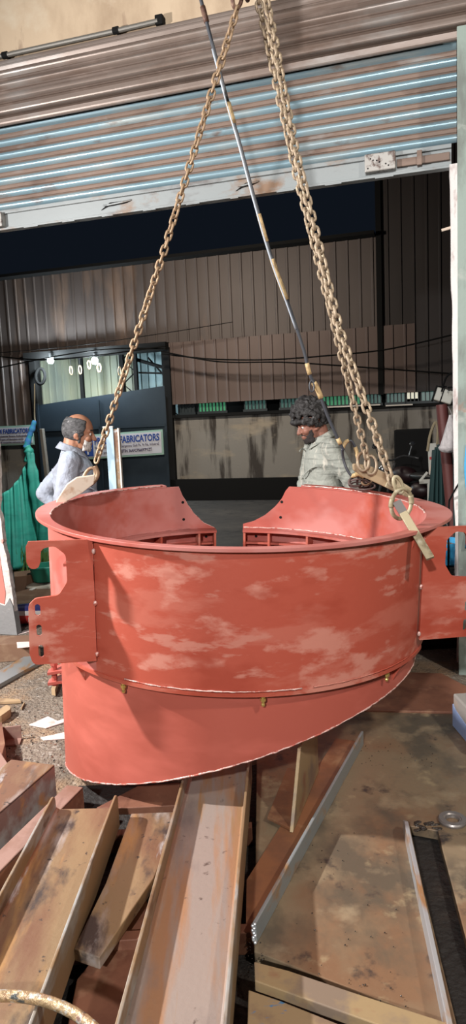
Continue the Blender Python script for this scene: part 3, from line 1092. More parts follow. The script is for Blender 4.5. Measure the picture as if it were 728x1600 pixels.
# tangle of rope lying on the rim behind
tg = thing('rope_tangle', 'small dark brown tangle of rope and wire on the rear rim under the cable loop', 'rope', at_depth(566, 756, 3.8))
for k, (cx, cy, rx, ry, tl) in enumerate(((562, 757, 17, 8, .2), (570, 750, 14, 11, .9), (558, 752, 14, 7, -.4), (574, 745, 9, 13, .3), (566, 759, 20, 6, .1))):
    m = MB()
    pts = []
    for j in range(20):
        a = 2 * PI * j / 20
        x = cx + rx * math.cos(a) * math.cos(tl) - ry * math.sin(a) * math.sin(tl)
        y = cy + rx * math.cos(a) * math.sin(tl) * .5 + ry * math.sin(a)
        pts.append(at_depth(x, y, 3.80 + .03 * math.sin(a + k)))
    m.tube(pts, .006, 6, closed=True)
    m.build('coil', M['knot'] if k != 3 else M['chain'], tg, smooth=True)
#PART2
# ------------------------------------------------------------------ steel on the floor
def frame_from(p0, p1):
    p0, p1 = V(p0), V(p1)
    d = p1 - p0
    L = d.length
    d.normalize()
    s = V((0, 0, 1)).cross(d).normalized()     # to the left of the run
    u = d.cross(s)
    return p0, d, s, u, L


def ibeam(label, p0, p1, width, fh, tf, tw, web_m, fl_m, mid=None, group=None, taper=0):
    """wide beam lying on its side: web level, flanges upright; p0-p1 along the web centre"""
    o, d, s, u, L = frame_from(p0, p1)
    t = thing('steel_beam', label, 'beam', o, group=group)
    Tq = lambda a: o + d * a.x + s * a.y + u * a.z
    m = MB()
    prof = []
    for k in range(15):
        y = -1 + 2 * k / 14
        yy = y * (width / 2 - tf * .5)
        e = max(0, abs(y) - .86) / .14
        prof.append((yy, tw / 2 + e * e * .012))
    for i in range(14):
        a, b = prof[i], prof[i + 1]
        vs = [Tq(V((x, yy, zz))) for x in (0, L) for (yy, zz) in (a, b, (b[0], -b[1]), (a[0], -a[1]))]
        m.add(vs, [(0, 1, 5, 4), (3, 7, 6, 2)] + ([(0, 3, 2, 1), (4, 5, 6, 7)]))
    m.build('web', web_m, t)
    for sg in (1, -1):
        m = MB()
        y0, y1 = sg * (width / 2 - tf), sg * width / 2
        pl = rounded([(0, -fh / 2), (L, -fh / 2), (L, fh / 2), (0, fh / 2)], [0, .0, taper, 0], 6)
        m.prism(pl, min(y0, y1), max(y0, y1), lambda a: Tq(V((a.x, a.z, a.y))))
        m.build('flange', fl_m, t, bevel=.0025)
    return t


M['flange'] = mat('rusty_flange_edge', (.27, .18, .10), .45, .35, [((.36, .37, .36), (6, 2, 6), .50, .62, 5, 2), ((.14, .08, .05), (10, 4, 10), .58, .70, 5, 4)], (80, .12, .004))
ibeam('wide rusty steel beam with pale lilac web, running from the bottom centre up under the hopper', (-.226, 1.08, .150), (-.098, 2.86, .150), .262, .138, .010, .010, M['rust_lilac'], M['flange'], group='big steel beams', taper=.02)
ibeam('wide rusty orange-brown steel beam left of the lilac one, its upright flanges ending short of the hopper', (-.665, 1.08, .150), (-.612, 2.54, .150), .250, .138, .009, .010, M['rust'], M['flange'], group='big steel beams', taper=.035)


def slab(name, label, cat, poly, z0, z1, mt, bevel=.003, px=None, group=None):
    if px is not None:
        poly = [tuple(at_z(x, y, z1)[:2]) for x, y in px]
    m = MB()
    m.prism(poly, z0, z1)
    o = m.build(name, mt, None, bevel=bevel)
    return tag(o, label, cat, group)


M['grime_shade'] = mat('grimy_ground_with_shade', (.014, .012, .011), .7, .0, [((.035, .026, .02), 5, .52, .66, 7, 2)], (40, .6, .02))  # grimy dirt, darkened further to paint in the shade between the beams
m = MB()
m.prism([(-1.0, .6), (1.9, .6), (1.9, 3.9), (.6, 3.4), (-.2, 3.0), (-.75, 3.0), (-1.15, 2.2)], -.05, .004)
struct(m.build('ground_shade', M['grime_shade']))
# sleepers under the beams
for y, lab in ((1.95, 'dark rusty cross bar under the wide beams near the bottom of the picture'), (2.5, 'dark rusty cross bar under the wide beams close to the hopper')):
    slab('sleeper_bar', lab, 'bar', [(-.86, y - .03), (.02, y - .01), (.02, y + .03), (-.86, y + .01)], .004, .078, M['rust_brown'])
# low pieces between the two wide beams
slab('steel_offcut', 'orange-brown steel offcut with a slanted end, lying between the two wide beams', 'steel piece', None, .079, .118, M['rust'], px=[(205, 1271), (284, 1268), (266, 1310), (240, 1372), (155, 1496), (115, 1482), (165, 1380)])
slab('steel_offcut', 'brown flat steel behind the slanted offcut, touching the hopper bottom edge', 'steel piece', None, .079, .11, M['rust_brown'], px=[(150, 1262), (215, 1228), (282, 1222), (276, 1258), (200, 1262)])
slab('steel_offcut', 'dark brown flat steel low between the wide beams at the bottom of the picture', 'steel piece', None, .004, .045, M['rust_brown'], px=[(120, 1530), (225, 1400), (236, 1420), (200, 1560), (180, 1680), (90, 1680)])
# left boxes / channels
def boxbar(label, p0, p1, w, h, z0, mt, mt_side, gp=None):
    o, d, s, u, L = frame_from(p0, p1)
    t = thing('steel_channel', label, 'channel', (o.x, o.y, z0), group=gp)
    Tq = lambda a: V((o.x, o.y, z0)) + d * a.x + s * a.y + V((0, 0, a.z))
    m = MB()
    m.box((0, -w / 2, h - .012), (L, w / 2, h), Tq)
    m.build('web', mt, t, bevel=.004)
    for sg in (1, -1):
        m = MB()
        y0, y1 = sg * (w / 2 - .012), sg * w / 2
        m.box((0, min(y0, y1), 0), (L, max(y0, y1), h - .001), Tq)
        m.build('flange', mt_side, t, bevel=.003)
    return t


# right-top edge runs (-.925,2.494)->(-.797,2.886) at z=.2
M['side_mix'] = mat('bluish_channel_side', (.20, .13, .115), .5, .25, [((.30, .31, .30), (4, 4, 4), .5, .6, 5, 2), ((.36, .2, .09), (6, 6, 6), .58, .68, 5, 4)], (80, .12, .004))
boxbar('brown dusty channel lying web-up at the left edge, end pointing to the hopper', (-1.30, 1.65, 0), (-.905, 2.865, 0), .215, .19, .004, M['rust'], M['side_mix'])
boxbar('narrow pinkish channel between the dusty channel and the orange-brown beam', (-1.00, 1.75, 0), (-.695, 2.72, 0), .075, .15, .004, M['rust_pink'], M['rust_brown'])
slab('steel_flat', 'pinkish steel flat at the far left edge beside the dusty channel', 'steel piece', None, .10, .13, M['rust_pink'], px=[(-60, 1250), (0, 1208), (13, 1194), (0, 1174), (-60, 1180)])
slab('steel_flat', 'brown sloping flat in the shade between the two left channels', 'steel piece', [(-.965, 2.25), (-.845, 2.64), (-.81, 2.60), (-.925, 2.25)], .004, .06, M['rust_brown'])
# right plates
slab('floor_plate', 'big oily rust-stained steel plate covering the floor right of the beams', 'plate', None, .012, .05, M['plate'], px=[(401, 1180), (470, 1090), (575, 1110), (735, 1112), (900, 1140), (1000, 1500), (860, 1800), (728, 1466), (684, 1298), (640, 1290), (660, 1380), (716, 1610), (640, 1580), (397, 1486), (398, 1440)])
slab('floor_plate', 'brown bare plate on the floor behind the big oily plate, right of the hopper', 'plate', None, .014, .062, M['rust_brown'], px=[(570, 1109), (540, 1075), (640, 1050), (690, 1052), (760, 1088), (800, 1113), (700, 1112)])
M['brown_sheet'] = mat('red_brown_oily_sheet', (.22, .095, .045), .45, .15, [((.15, .07, .04), 4, .5, .64, 6, 2), ((.3, .17, .09), 6, .56, .7, 5, 4)], (60, .12, .004))
# angle with upright leg
aT = [at_z(566, 1142, .118), at_z(397, 1442, .118)]
o_, d_, s_, u_, L_a = frame_from(V((aT[1].x, aT[1].y, .05)), V((aT[0].x, aT[0].y, .05)))
t = thing('steel_angle', 'long steel angle with a bluish upright leg, slanting across the oily plate from the hopper', 'angle', o_)
m = MB()
m.box((0, -.006, 0), (L_a, .006, .068), lambda a: o_ + d_ * a.x + s_ * a.y + u_ * a.z)
m.build('upright_leg', M['bluesteel'], t, bevel=.003)
m = MB()
m.prism([(0, .006), (L_a, .006), (L_a, .13), (.25, .13), (.0, .03)], .0005, .012, lambda a: o_ + d_ * a.x + s_ * a.y + u_ * a.z)
m.build('flat_leg', M['brown_sheet'], t)
m = MB()
for k in range(9):
    m.ball(o_ + d_ * (-.002 + .001 * (k % 2)) + V((0, 0, .006 + .0075 * k)) + s_ * random.uniform(-.005, .005), .006, 6, 5)
m.build('flame_cut_end', M['edge'], t)
# wedge piece under the hopper (stub of angle)
w0 = at_z(455, 1300, .066)
w1 = at_z(494, 1208, .066)
o_, d_, s_, u_, L_w = frame_from(V((w0.x, w0.y, .064)), V((w1.x, w1.y, .064)))
t = thing('steel_stub', 'short yellowish stub of steel angle propped under the hopper edge', 'steel piece', o_)
m = MB()
m.prism([(0, 0), (L_w + .02, 0), (L_w + .02, .30), (.22, .27), (.165, .255)], -.007, .007, lambda a: o_ + d_ * a.x + s_ * a.z + u_ * a.y)
m.build('upright_leg', M['yellow_plate'], t, bevel=.002)
m = MB()
m.prism([(.01, .007), (L_w, .007), (L_w, .13), (.06, .11)], 0, .012, lambda a: o_ + d_ * a.x + s_ * a.y + u_ * a.z)
m.build('flat_leg', M['brown_sheet'], t, bevel=.002)
# upright flat bar on the right
f0 = at_z(632, 1272, .115)
f1 = at_z(703, 1600, .115)
dd = (f1 - f0)
f1 = f0 + dd * 1.5
o_, d_, s_, u_, L_f = frame_from(V((f1.x, f1.y, .05)), V((f0.x, f0.y, .05)))
m = MB()
m.prism([(0, -.045), (L_f, -.045), (L_f, .04), (L_f - .05, .066), (0, .066)], -.007, .007, lambda a: o_ + d_ * a.x + s_ * a.z + u_ * a.y)
tag(m.build('flat_bar', M['edge'], None, bevel=.002), 'flat bar standing on edge across the oily plate at the right, grey worn top', 'bar')
# bottom strips
st1 = [(397, 1502), (450, 1516), (560, 1553), (700, 1598), (700, 1640), (560, 1590), (398, 1532)]
slab('steel_strip', 'upper of two yellowish steel strips crossing the bottom right corner', 'strip', None, .052, .085, M['yellow_plate'], px=st1)
M['blue_stain'] = mat('yellow_plate_with_blue_paint', (.27, .19, .105), .5, .1, [((.18, .12, .08), 5, .5, .62, 5, 2), ((.05, .16, .30), (9, 16, 9), .56, .60, 4, 6)], (80, .1, .004))
slab('steel_strip', 'lower of two steel strips at the bottom, stained with blue paint', 'strip', None, .03, .07, M['blue_stain'], px=[(388, 1546), (440, 1564), (560, 1612), (560, 1700), (385, 1640)])
# washer
wc = at_z(707, 1281, .057)
m = MB()
ns = 32
vs = []
for k in range(ns):
    a = 2 * PI * k / ns
    for r, z in ((.024, -.006), (.052, -.006), (.054, .002), (.050, .008), (.034, .008), (.030, .004), (.026, .004)):
        vs.append(wc + V((r * math.cos(a), r * math.sin(a), z)))
fs = []
for k in range(ns):
    for j in range(7):
        fs.append((k * 7 + j, k * 7 + (j + 1) % 7, ((k + 1) % ns) * 7 + (j + 1) % 7, ((k + 1) % ns) * 7 + j))
m.add(vs, fs)
tag(m.build('washer', M['washer'], None, smooth=True, auto=40), 'round dull steel washer lying on the oily plate at the right edge', 'washer')
# dark sludge by the washer, small bolts and scraps on the plate
M['sludge'] = mat('glossy_black_sludge', (.03, .024, .02), .25, 0, [], (60, 1, .01))
m = MB()
for k in range(26):
    q = at_z(random.uniform(640, 690), random.uniform(1284, 1298), .05)
    m.ball(q, (random.uniform(.006, .016), random.uniform(.005, .012), random.uniform(.003, .007)), 7, 5)
tag(m.build('oil_sludge', M['sludge'], None, smooth=True), 'glossy black sludge beside the washer on the plate', 'sludge', kind='stuff')
m = MB()
for k in range(160):
    x, y = random.choice([(random.uniform(560, 690), random.uniform(1160, 1200)), (random.uniform(385, 640), random.uniform(1500, 1590)), (random.uniform(450, 640), random.uniform(1300, 1480)), (random.uniform(380, 410), random.uniform(1470, 1530))])
    q = at_z(x, y, .053)
    s = random.uniform(.0010, .0028)
    m.ball(q, (s, s * random.uniform(.6, 1.3), s * .7), 6, 4)
tag(m.build('metal_swarf', [M['sludge']], None, smooth=True), 'fine dark metal swarf scattered on the oily plate', 'swarf', kind='stuff')
# blue-grey box at right edge
b0 = at_z(708, 1134, .051)
b1 = at_z(760, 1196, .051)
o_, d_, s_, u_, Lb = frame_from(V((b0.x, b0.y, .051)), V((b1.x, b1.y, .051)))
t = thing('steel_box', 'worn grey steel box with pale blue lower face at the right edge of the floor', 'box', o_)
m = MB()
hB = .17
m.box((0, 0, 0), (Lb, .25, hB), lambda a: o_ + d_ * a.x + s_ * a.y + u_ * a.z)
m.build('body', M['boxgrey'], t, bevel=.008)
m = MB()
m.prism([(0.002, .003), (Lb, .003), (Lb, .05), (.03, .10), (.002, .115)], -.004, .002, lambda a: o_ + d_ * a.x + s_ * a.z + u_ * a.y)
m.build('blue_face', M['boxblue'], t)
# bent hoop bar bottom left
zc = .247
P3 = [at_z(0, 1549, zc), at_z(66, 1556, zc), at_z(150, 1603, zc)]
ax_, ay_ = P3[0].x, P3[0].y
bx_, by_ = P3[1].x, P3[1].y
cx_, cy_ = P3[2].x, P3[2].y
D_ = 2 * (ax_ * (by_ - cy_) + bx_ * (cy_ - ay_) + cx_ * (ay_ - by_))
ux = ((ax_ ** 2 + ay_ ** 2) * (by_ - cy_) + (bx_ ** 2 + by_ ** 2) * (cy_ - ay_) + (cx_ ** 2 + cy_ ** 2) * (ay_ - by_)) / D_
uy = ((ax_ ** 2 + ay_ ** 2) * (cx_ - bx_) + (bx_ ** 2 + by_ ** 2) * (ax_ - cx_) + (cx_ ** 2 + cy_ ** 2) * (bx_ - ax_)) / D_
rr_ = math.hypot(ax_ - ux, ay_ - uy)
m = MB()
hoop = []
for k in range(64):
    a = 2 * PI * k / 64
    hoop.append(V((ux + rr_ * math.cos(a), uy + rr_ * math.sin(a), zc - .012)))
m.tube(hoop, .0135, 10, closed=True)
tag(m.build('steel_hoop', M['hoop'], None, smooth=True), 'bent scaly steel hoop lying over the orange-brown beam at the bottom left', 'hoop')

# ------------------------------------------------------------------ scrap on the dirt at the left
def flatpx(name, label, cat, px, z0, z1, mt, group=None):
    return slab(name, label, cat, None, z0, z1, mt, px=px, bevel=.002, group=group)


flatpx('flat_bar', 'bluish grey flat bar lying on the dirt left of the hopper', 'bar', [(-10, 1052), (48, 1020), (62, 1022), (62, 1034), (-10, 1074)], .003, .03, M['bluesteel'])
flatpx('paper_scrap', 'upper pale crumpled sheet lying on the gravel left of the hopper', 'paper', [(45, 1132), (75, 1119), (90, 1126), (102, 1122), (100, 1128), (72, 1137)], .002, .008, M['paper'], 'sheets on the gravel')
flatpx('paper_scrap', 'lower pale sheet lying on the gravel next to the hopper shell', 'paper', [(63, 1152), (104, 1143), (108, 1153), (68, 1156)], .002, .008, M['paper'], 'sheets on the gravel')
flatpx('paper_scrap', 'white scrap on the dark timber beside the left bracket plate', 'paper', [(26, 1003), (62, 1002), (62, 1009), (27, 1012)], .13, .134, M['paper'])
flatpx('paper_scrap', 'bright white scrap on the ground in front of the printed tin', 'paper', [(22, 989), (52, 982), (58, 984), (26, 992)], .002, .006, M['paper'])
flatpx('timber_beam', 'dark red-brown timber lying across the doorway at the left', 'timber', [(-30, 994), (60, 992), (62, 1003), (-30, 1010)], .003, .128, M['wood_d'])
flatpx('wood_offcut', 'small pale block of wood on the dirt at the left edge', 'wood', [(-8, 1112), (10, 1101), (17, 1104), (16, 1108), (2, 1118), (-8, 1120)], .003, .05, M['wood'])
flatpx('wood_strip', 'thin pale wooden strip on the dirt at the left edge', 'wood', [(-10, 1090), (30, 1092), (33, 1095), (-10, 1097)], .003, .02, M['wood'])
flatpx('wood_strip', 'tiny pale stick beside the pale wood block', 'wood', [(32, 1106), (37, 1097), (39, 1097), (34, 1107)], .003, .014, M['wood'])
flatpx('wood_strip', 'greyish batten leaning on the ground by the hopper latch', 'wood', [(80, 1076), (92, 1040), (97, 1042), (86, 1078)], .01, .05, M['wood'])
# angle scrap
t = thing('angle_offcut', 'small brown angle offcut standing on the gravel at the left edge', 'angle', at_z(18, 1158, 0))
a0 = at_z(6, 1158, .003)
a1 = at_z(34, 1155, .003)
o_, d_, s_, u_, Lk = frame_from(V((a0.x, a0.y, .003)), V((a1.x, a1.y, .003)))
m = MB()
m.box((0, 0, 0), (Lk, .008, .075), lambda a: o_ + d_ * a.x + s_ * a.y + u_ * a.z)
m.build('upright_leg', M['rust_pink'], t, bevel=.002)
m = MB()
m.box((0, -.07, 0), (Lk, -.001, .008), lambda a: o_ + d_ * a.x + s_ * a.y + u_ * a.z)
m.build('flat_leg', M['rust_pink'], t)
flatpx('scrap_plate', 'dark rusty plate scrap at the left edge below the angle offcut', 'steel piece', [(-20, 1135), (3, 1128), (8, 1162), (3, 1180), (-20, 1176)], .003, .09, M['rust_brown'])
# printed tin lying on its side
tp = at_z(44, 974, 0) + V((0, 0, .085))
tin = thing('paint_tin', 'empty red and dark blue printed tin lying open on its side at the left jamb', 'tin', (tp.x, tp.y, 0))
ta = V((.93, .32, .0)).normalized()
tb = V((-ta.y, ta.x, 0))


def tinring(x, r, n=28):
    return [tp + ta * x + tb * (r * math.cos(2 * PI * k / n)) + V((0, 0, r * math.sin(2 * PI * k / n))) for k in range(n)]


def band(rings, mt, nm, th=None):
    b = MB()
    n = len(rings[0])
    vs = [p for q in rings for p in q]
    fs = [(i * n + k, i * n + (k + 1) % n, (i + 1) * n + (k + 1) % n, (i + 1) * n + k) for i in range(len(rings) - 1) for k in range(n)]
    b.add(vs, fs)
    return b.build(nm, mt, tin, smooth=True, auto=40)


band([tinring(-.10, .085), tinring(-.085, .086)], M['can_white'], 'rim')
b = MB()
rs = []
for i in range(9):
    rs.append([(-.085 + .22 * i / 8)])
n = 28
for nm, a0_, a1_, mt in (('blue_print', 0, 6, 'can_blue'), ('white_print', 6, 8, 'can_white'), ('red_print', 8, 19, 'can_red'), ('white_print', 19, 21, 'can_white'), ('red_print', 21, 28, 'can_red')):
    b = MB()
    vs = []
    cnt = a1_ - a0_ + 1
    for x in (-.085, .135):
        for k in range(cnt):
            a = 2 * PI * (a0_ + k + (1.2 if x > 0 else 0)) / n + 1.2
            vs.append(tp + ta * x + tb * (.085 * math.cos(a)) + V((0, 0, .085 * math.sin(a))))
    b.add(vs, [(k, k + 1, cnt + k + 1, cnt + k) for k in range(cnt - 1)])
    b.build(nm, M[mt], tin, smooth=True)
band([tinring(-.098, .082), tinring(.13, .082), tinring(.131, .001)], M['black'], 'inside')
for k, (dx, w) in enumerate(((-.0, .02), (.035, .02), (.07, .02))):
    b = MB()
    vs = []
    for x in (dx, dx + w):
        for j in range(5):
            a = 3.3 + j * .14
            vs.append(tp + ta * x + tb * (.0865 * math.cos(a)) + V((0, 0, .0865 * math.sin(a))))
    b.add(vs, [(j, j + 1, 5 + j + 1, 5 + j) for j in range(4)])
    b.build('white_print', M['can_white'], tin)
# brown timbers, tub and sack further back by the grass
def obox(name, label, cat, p0, p1, w, z0, z1, mt):
    o, d, s, u, L = frame_from((p0[0], p0[1], z0), (p1[0], p1[1], z0))
    m = MB()
    m.box((0, -w / 2, 0), (L, w / 2, z1 - z0), lambda a: o + d * a.x + s * a.y + u * a.z)
    return tag(m.build(name, mt, None, bevel=.006), label, cat)


q0, q1 = at_z(15, 945, .05), at_z(84, 922, .05)
obox('timber_plank', 'wide brown plank on the ground outside the left jamb, behind the printed tin', 'timber', q0, q1, .55, .003, .06, M['wood_d'])
q0, q1 = at_z(22, 900, .16), at_z(90, 893, .16)
obox('timber_beam', 'dark brown beam lying in front of the grass under the green tarpaulin', 'timber', q0, q1, .25, .003, .18, M['wood_d'])
q0, q1 = at_z(47, 922, .07), at_z(66, 914, .07)
obox('wood_strip', 'bright white strip lying on the wide brown plank outside', 'wood', q0, q1, .035, .061, .075, M['postwhite'])
tb0 = at_z(73, 923, .0)
t = thing('green_tub', 'small green plastic tub on a pale sack by the left bracket hook', 'tub', tb0)
m = MB()
ring = lambda r, z: [tb0 + V((r * math.cos(2 * PI * k / 20), r * math.sin(2 * PI * k / 20), z)) for k in range(20)]
rr2 = [ring(.12, .11), ring(.15, .25), ring(.165, .25), ring(.165, .265), ring(.145, .265), ring(.115, .12), ring(.001, .12)]
m.add([p for q in rr2 for p in q], [(i * 20 + k, i * 20 + (k + 1) % 20, (i + 1) * 20 + (k + 1) % 20, (i + 1) * 20 + k) for i in range(6) for k in range(20)])
m.build('bowl', M['greentub'], t, smooth=True, auto=40)
m = MB()
m.ball(tb0 + V((0, -.02, .055)), (.2, .16, .055), 16, 10)
tag(m.build('sack', M['sack'], None, smooth=True), 'pale sack lying on the ground under the green tub', 'sack')
# gravel bits on the dirt (uncountable)
m = MB()
for k in range(900):
    x, y = random.uniform(-15, 105), random.uniform(1015, 1215)
    q = at_z(x, y, 0)
    s = random.uniform(.002, .009)
    m.add([q + V((random.uniform(-s, s), random.uniform(-s, s), random.uniform(0, s))) for _ in range(4)], [(0, 1, 2), (0, 2, 3), (0, 3, 1), (1, 3, 2)], random.choice([0, 0, 1, 2]))
tag(m.build('gravel', [M['concrete'], M['rust_brown'], M['dark']], None), 'loose gravel and chips scattered on the dirt left of the hopper', 'gravel', kind='stuff')

# ------------------------------------------------------------------ things in the doorway and outside
# steel post beside the grey-bearded man
pp = at_depth(183, 760, 5.35)
t = thing('steel_post', 'light blue and rusty steel post standing behind the hopper next to the grey-bearded man', 'post', (pp.x, pp.y, 0))
ptop = at_depth(180, 668, 5.35).z
m = MB()
m.box((-.055, -.03, 0), (.0, -.018, ptop), Matrix.Translation((pp.x, pp.y, 0)))
m.build('blue_face', M['postblue'], t, bevel=.002)
m = MB()
m.box((.0, -.018, 0), (.04, -.006, ptop - .01), Matrix.Translation((pp.x, pp.y, 0)))
m.build('rusty_face', M['rust'], t, bevel=.002)
m = MB()
m.box((.034, -.04, 0), (.046, .03, ptop - .005), Matrix.Translation((pp.x, pp.y, 0)))
m.build('white_edge', M['postwhite'], t, bevel=.002)
m = MB()
m.box((-.075, -.035, ptop), (.0, .02, ptop + .012), Matrix.Translation((pp.x, pp.y, 0)))
m.build('top_tab', M['postwhite'], t)
# green tarpaulin
DT = 8.2
tt = at_depth(46, 690, DT)
tarp = thing('green_tarpaulin', 'green tarpaulin tied up at a point and hanging down to the grass at the left', 'tarpaulin', (tt.x, tt.y, 0))
kn = at_depth(43, 718, DT)


def sheet(s, t):
    tl = at_depth(-6, 775, DT - .15)
    top = tl.lerp(kn, 1 - (1 - s) ** 1.15)
    top.z -= .10 * math.sin(PI * s)
    b = at_depth(2, 890, DT - .2).lerp(at_depth(69, 878, DT + .05), s)
    p = top.lerp(b, t)
    p.y += (.022 * math.sin(s * 21 + 2 * t) + .012 * math.sin(s * 43 + 1)) * (1.0 - .45 * t) - .18 * t * math.sin(PI * s)
    return p


m = MB()
m.grid(sheet, 60, 24)
o = m.build('sheet', M['tarp'], tarp, smooth=True)
sm = o.modifiers.new('solid', 'SOLIDIFY')
sm.thickness = .008
m = MB()
sp = spline([at_depth(45, 706, DT - .02), at_depth(50, 735, DT - .05), at_depth(57, 770, DT - .06), at_depth(65, 810, DT - .05), at_depth(70, 846, DT - .02), at_depth(74, 880, DT)], 8)
rs = [.042 + .055 * k / (len(sp) - 1) + .006 * math.sin(k * .9) for k in range(len(sp))]


def twist(s, t):
    k = min(len(sp) - 1, int(round(t * (len(sp) - 1))))
    a = 2 * PI * s
    r = rs[k] * (1 + .28 * math.sin(3 * a + t * 9))
    return sp[k] + V((r * math.cos(a) * .95, r * .6 * math.sin(a), .0))


m.grid(twist, 36, len(sp) - 1, closed_u=True)
m.build('twisted_fold', M['tarp'], tarp, smooth=True)
m = MB()
m.tube(spline([at_depth(44, 722, DT), at_depth(45, 705, DT), at_depth(41, 697, DT)], 5), [.05, .05, .045, .04, .05, .06, .05, .04, .045, .05, .03], 10)
m.build('knot', M['tarp'], tarp, smooth=True)
m = MB()
m.tube(spline([at_depth(41, 700, DT), at_depth(46, 682, DT), at_depth(51, 668, DT), at_depth(54, 657, DT)], 5), [.045, .04, .035, .04, .035, .03, .035, .03, .035, .04, .035, .03, .03, .03, .025, .02], 8)
m.build('rag_tie', M['bluerag'], tarp, smooth=True)
m = MB()
m.tube(spline([at_depth(55, 658, DT), at_depth(54, 645, DT + 1), at_depth(54, 600, DT + 3)], 6), .008, 6)
m.build('tie_rope', M['strap'], tarp)
# grass
m = MB()
for k in range(520):
    q = at_z(random.uniform(16, 78), random.uniform(885, 893), 0)
    h = random.uniform(.12, .36)
    l = V((random.uniform(-.1, .1), random.uniform(-.06, .06), h))
    w = .007
    m.add([q + V((-w, 0, 0)), q + V((w, 0, 0)), q + l * .6 + V((w * .7, 0, 0)), q + l * .6 - V((w * .7, 0, 0)), q + l + V((random.uniform(-.04, .04), 0, -.01))], [(0, 1, 2, 3), (3, 2, 4)])
tag(m.build('grass_tuft', M['grass'], None), 'green grass growing along the foot of the green tarpaulin', 'grass', kind='stuff')

# ------------------------------------------------------------------ building across the yard
VB = 14.0


def corr(name, mt, parent, u0, u1, z0, z1, v, pitch=.235, dep=.02):
    m = MB()
    pr = []
    u = u0
    while u < u1:
        for du, dv in ((0, 0), (.14, 0), (.155, -dep), (.185, -dep), (.20, 0)):
            if u + du * pitch / .235 < u1:
                pr.append((u + du * pitch / .235, v + dv))
        u += pitch
    pr.append((u1, v))
    n = len(pr)
    vs = [B(a, b, z) for z in (z0, z1) for a, b in pr]
    m.add(vs, [(i, i + 1, n + i + 1, n + i) for i in range(n - 1)])
    return m.build(name, mt, parent)


wb = empty_struct('wall_back', B(-4, VB, 0))
corr('upper_cladding', M['clad'], wb, -13, -1.2, 3.28, 4.95, VB)
corr('left_cladding', M['clad'], wb, -13, -8.72, 1.72, 3.3, VB - .04)
corr('lower_cladding', M['clad_low'], wb, -5.6, -.55, 2.02, 3.29, VB - .06)
corr('tall_cladding', M['clad_dark'], wb, -1.2, 6, 2.02, 8.5, VB - .03)
m = MB()
m.bbox(-1.24, -1.14, VB - .09, VB, 2.0, 8.5)
m.build('corner_trim', M['dark'], wb)
m = MB()
m.bbox(-13, -1.25, VB - .3, VB + .3, 4.93, 4.99)
m.build('eave_trim', M['dark'], wb)
m = MB()
m.bbox(-5.65, 6, VB - .02, VB + .2, .0, 1.74)
m.bbox(-13, -8.72, VB, VB + .2, .0, 1.8)
m.build('concrete_base', M['concrete'], wb)
m = MB()
m.bbox(-5.65, 6, VB - .12, VB - .02, .0, .45)
m.build('dark_plinth', M['dark'], wb)
m = MB()
m.bbox(-5.6, 6, VB - .1, VB + .2, 1.74, 1.80)
m.build('sill_beam', M['dark'], wb)
m = MB()
m.bbox(-5.66, -5.52, VB - .08, VB + .1, .4, 1.74)
m.build('end_pillar', M['concrete'], wb)
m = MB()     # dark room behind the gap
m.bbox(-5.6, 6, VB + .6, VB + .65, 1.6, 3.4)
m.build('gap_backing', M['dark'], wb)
# windows in the gap
wi = 0
for (u0, u1, mt, lab) in ((-5.35, -5.05, 'winframe', 0), (-4.95, -4.35, 'winglow_g', 0), (-3.95, -3.5, 'winglow', 0), (-3.2, -2.45, 'winglow', 0), (-2.35, -1.6, 'winglow_g', 0), (-1.55, -1.2, 'winglow', 0), (-1.1, -.75, 'winglow', 0), (-.72, -.5, 'winglow_w', 0), (-.45, .1, 'winglow', 0)):
    wi += 1
    w = empty_struct('window_%d' % wi, B((u0 + u1) / 2, VB + .05, 1.9))
    m = MB()
    m.bbox(u0, u1, VB + .08, VB + .10, 1.84 if mt != 'winglow_w' else 1.9, 2.02)
    m.build('pane', M[mt], w)
    m = MB()
    n = max(2, int((u1 - u0) / .07))
    for k in range(n + 1):
        uu = u0 + (u1 - u0) * k / n
        m.bbox(uu - .011, uu + .011, VB + .05, VB + .075, 1.8, 2.05)
    m.bbox(u0 - .03, u1 + .03, VB + .045, VB + .08, 1.80, 1.85)
    m.build('mullions', M['winframe'], w)
m = MB()
m.bbox(-2.5, -1.2, VB - .14, VB - .11, 1.80, 1.825)
m.build('white_conduit', M['postwhite'], wb)
m = MB()
m.bbox(-1.1, -.6, VB - .14, VB - .11, 1.775, 1.80)
m.build('white_conduit', M['postwhite'], wb)
# gateway
gw = thing('yard_gate', 'dark navy sheet-metal gate across the yard, below the two bright lamps', 'gate', B(-7.1, VB, 0))
m = MB()
m.prism([(-8.72, .02), (-5.62, .02), (-5.62, 2.42), (-8.72, 2.16)], 0, .06, lambda a: B(a.x, VB - .1 + a.z, a.y))
m.build('leaf', M['gate'], gw)
m = MB()
m.bbox(-8.72, -5.62, VB - .13, VB - .1, 1.58, 1.64)
m.bbox(-8.72, -5.62, VB - .13, VB - .1, .1, .16)
for u in (-8.7, -7.2, -5.66):
    m.bbox(u, u + .05, VB - .13, VB - .1, .02, 2.2)
m.build('rails', M['gate'], gw)
struct(gw) if False else None
m = MB()
m.bbox(-8.85, -5.5, VB - .25, VB + .1, 3.14, 3.30)
m.bbox(-8.80, -8.66, VB - .12, VB + .1, 0, 3.2)
m.bbox(-5.62, -5.48, VB - .12, VB + .1, 0, 3.2)
struct(m.build('trim_2', M['dark']))
# inside of the gateway
gi = empty_struct('wall_yard', B(-7, VB + 2, 0))
corr('pale_sheet', M['inner_wall'], gi, -9.6, -6.9, .5, 3.6, VB + 1.2, .18, .03)
corr('blue_sheet', M['inner_blue'], gi, -6.9, -4.6, .5, 3.6, VB + 1.3, .18, .03)
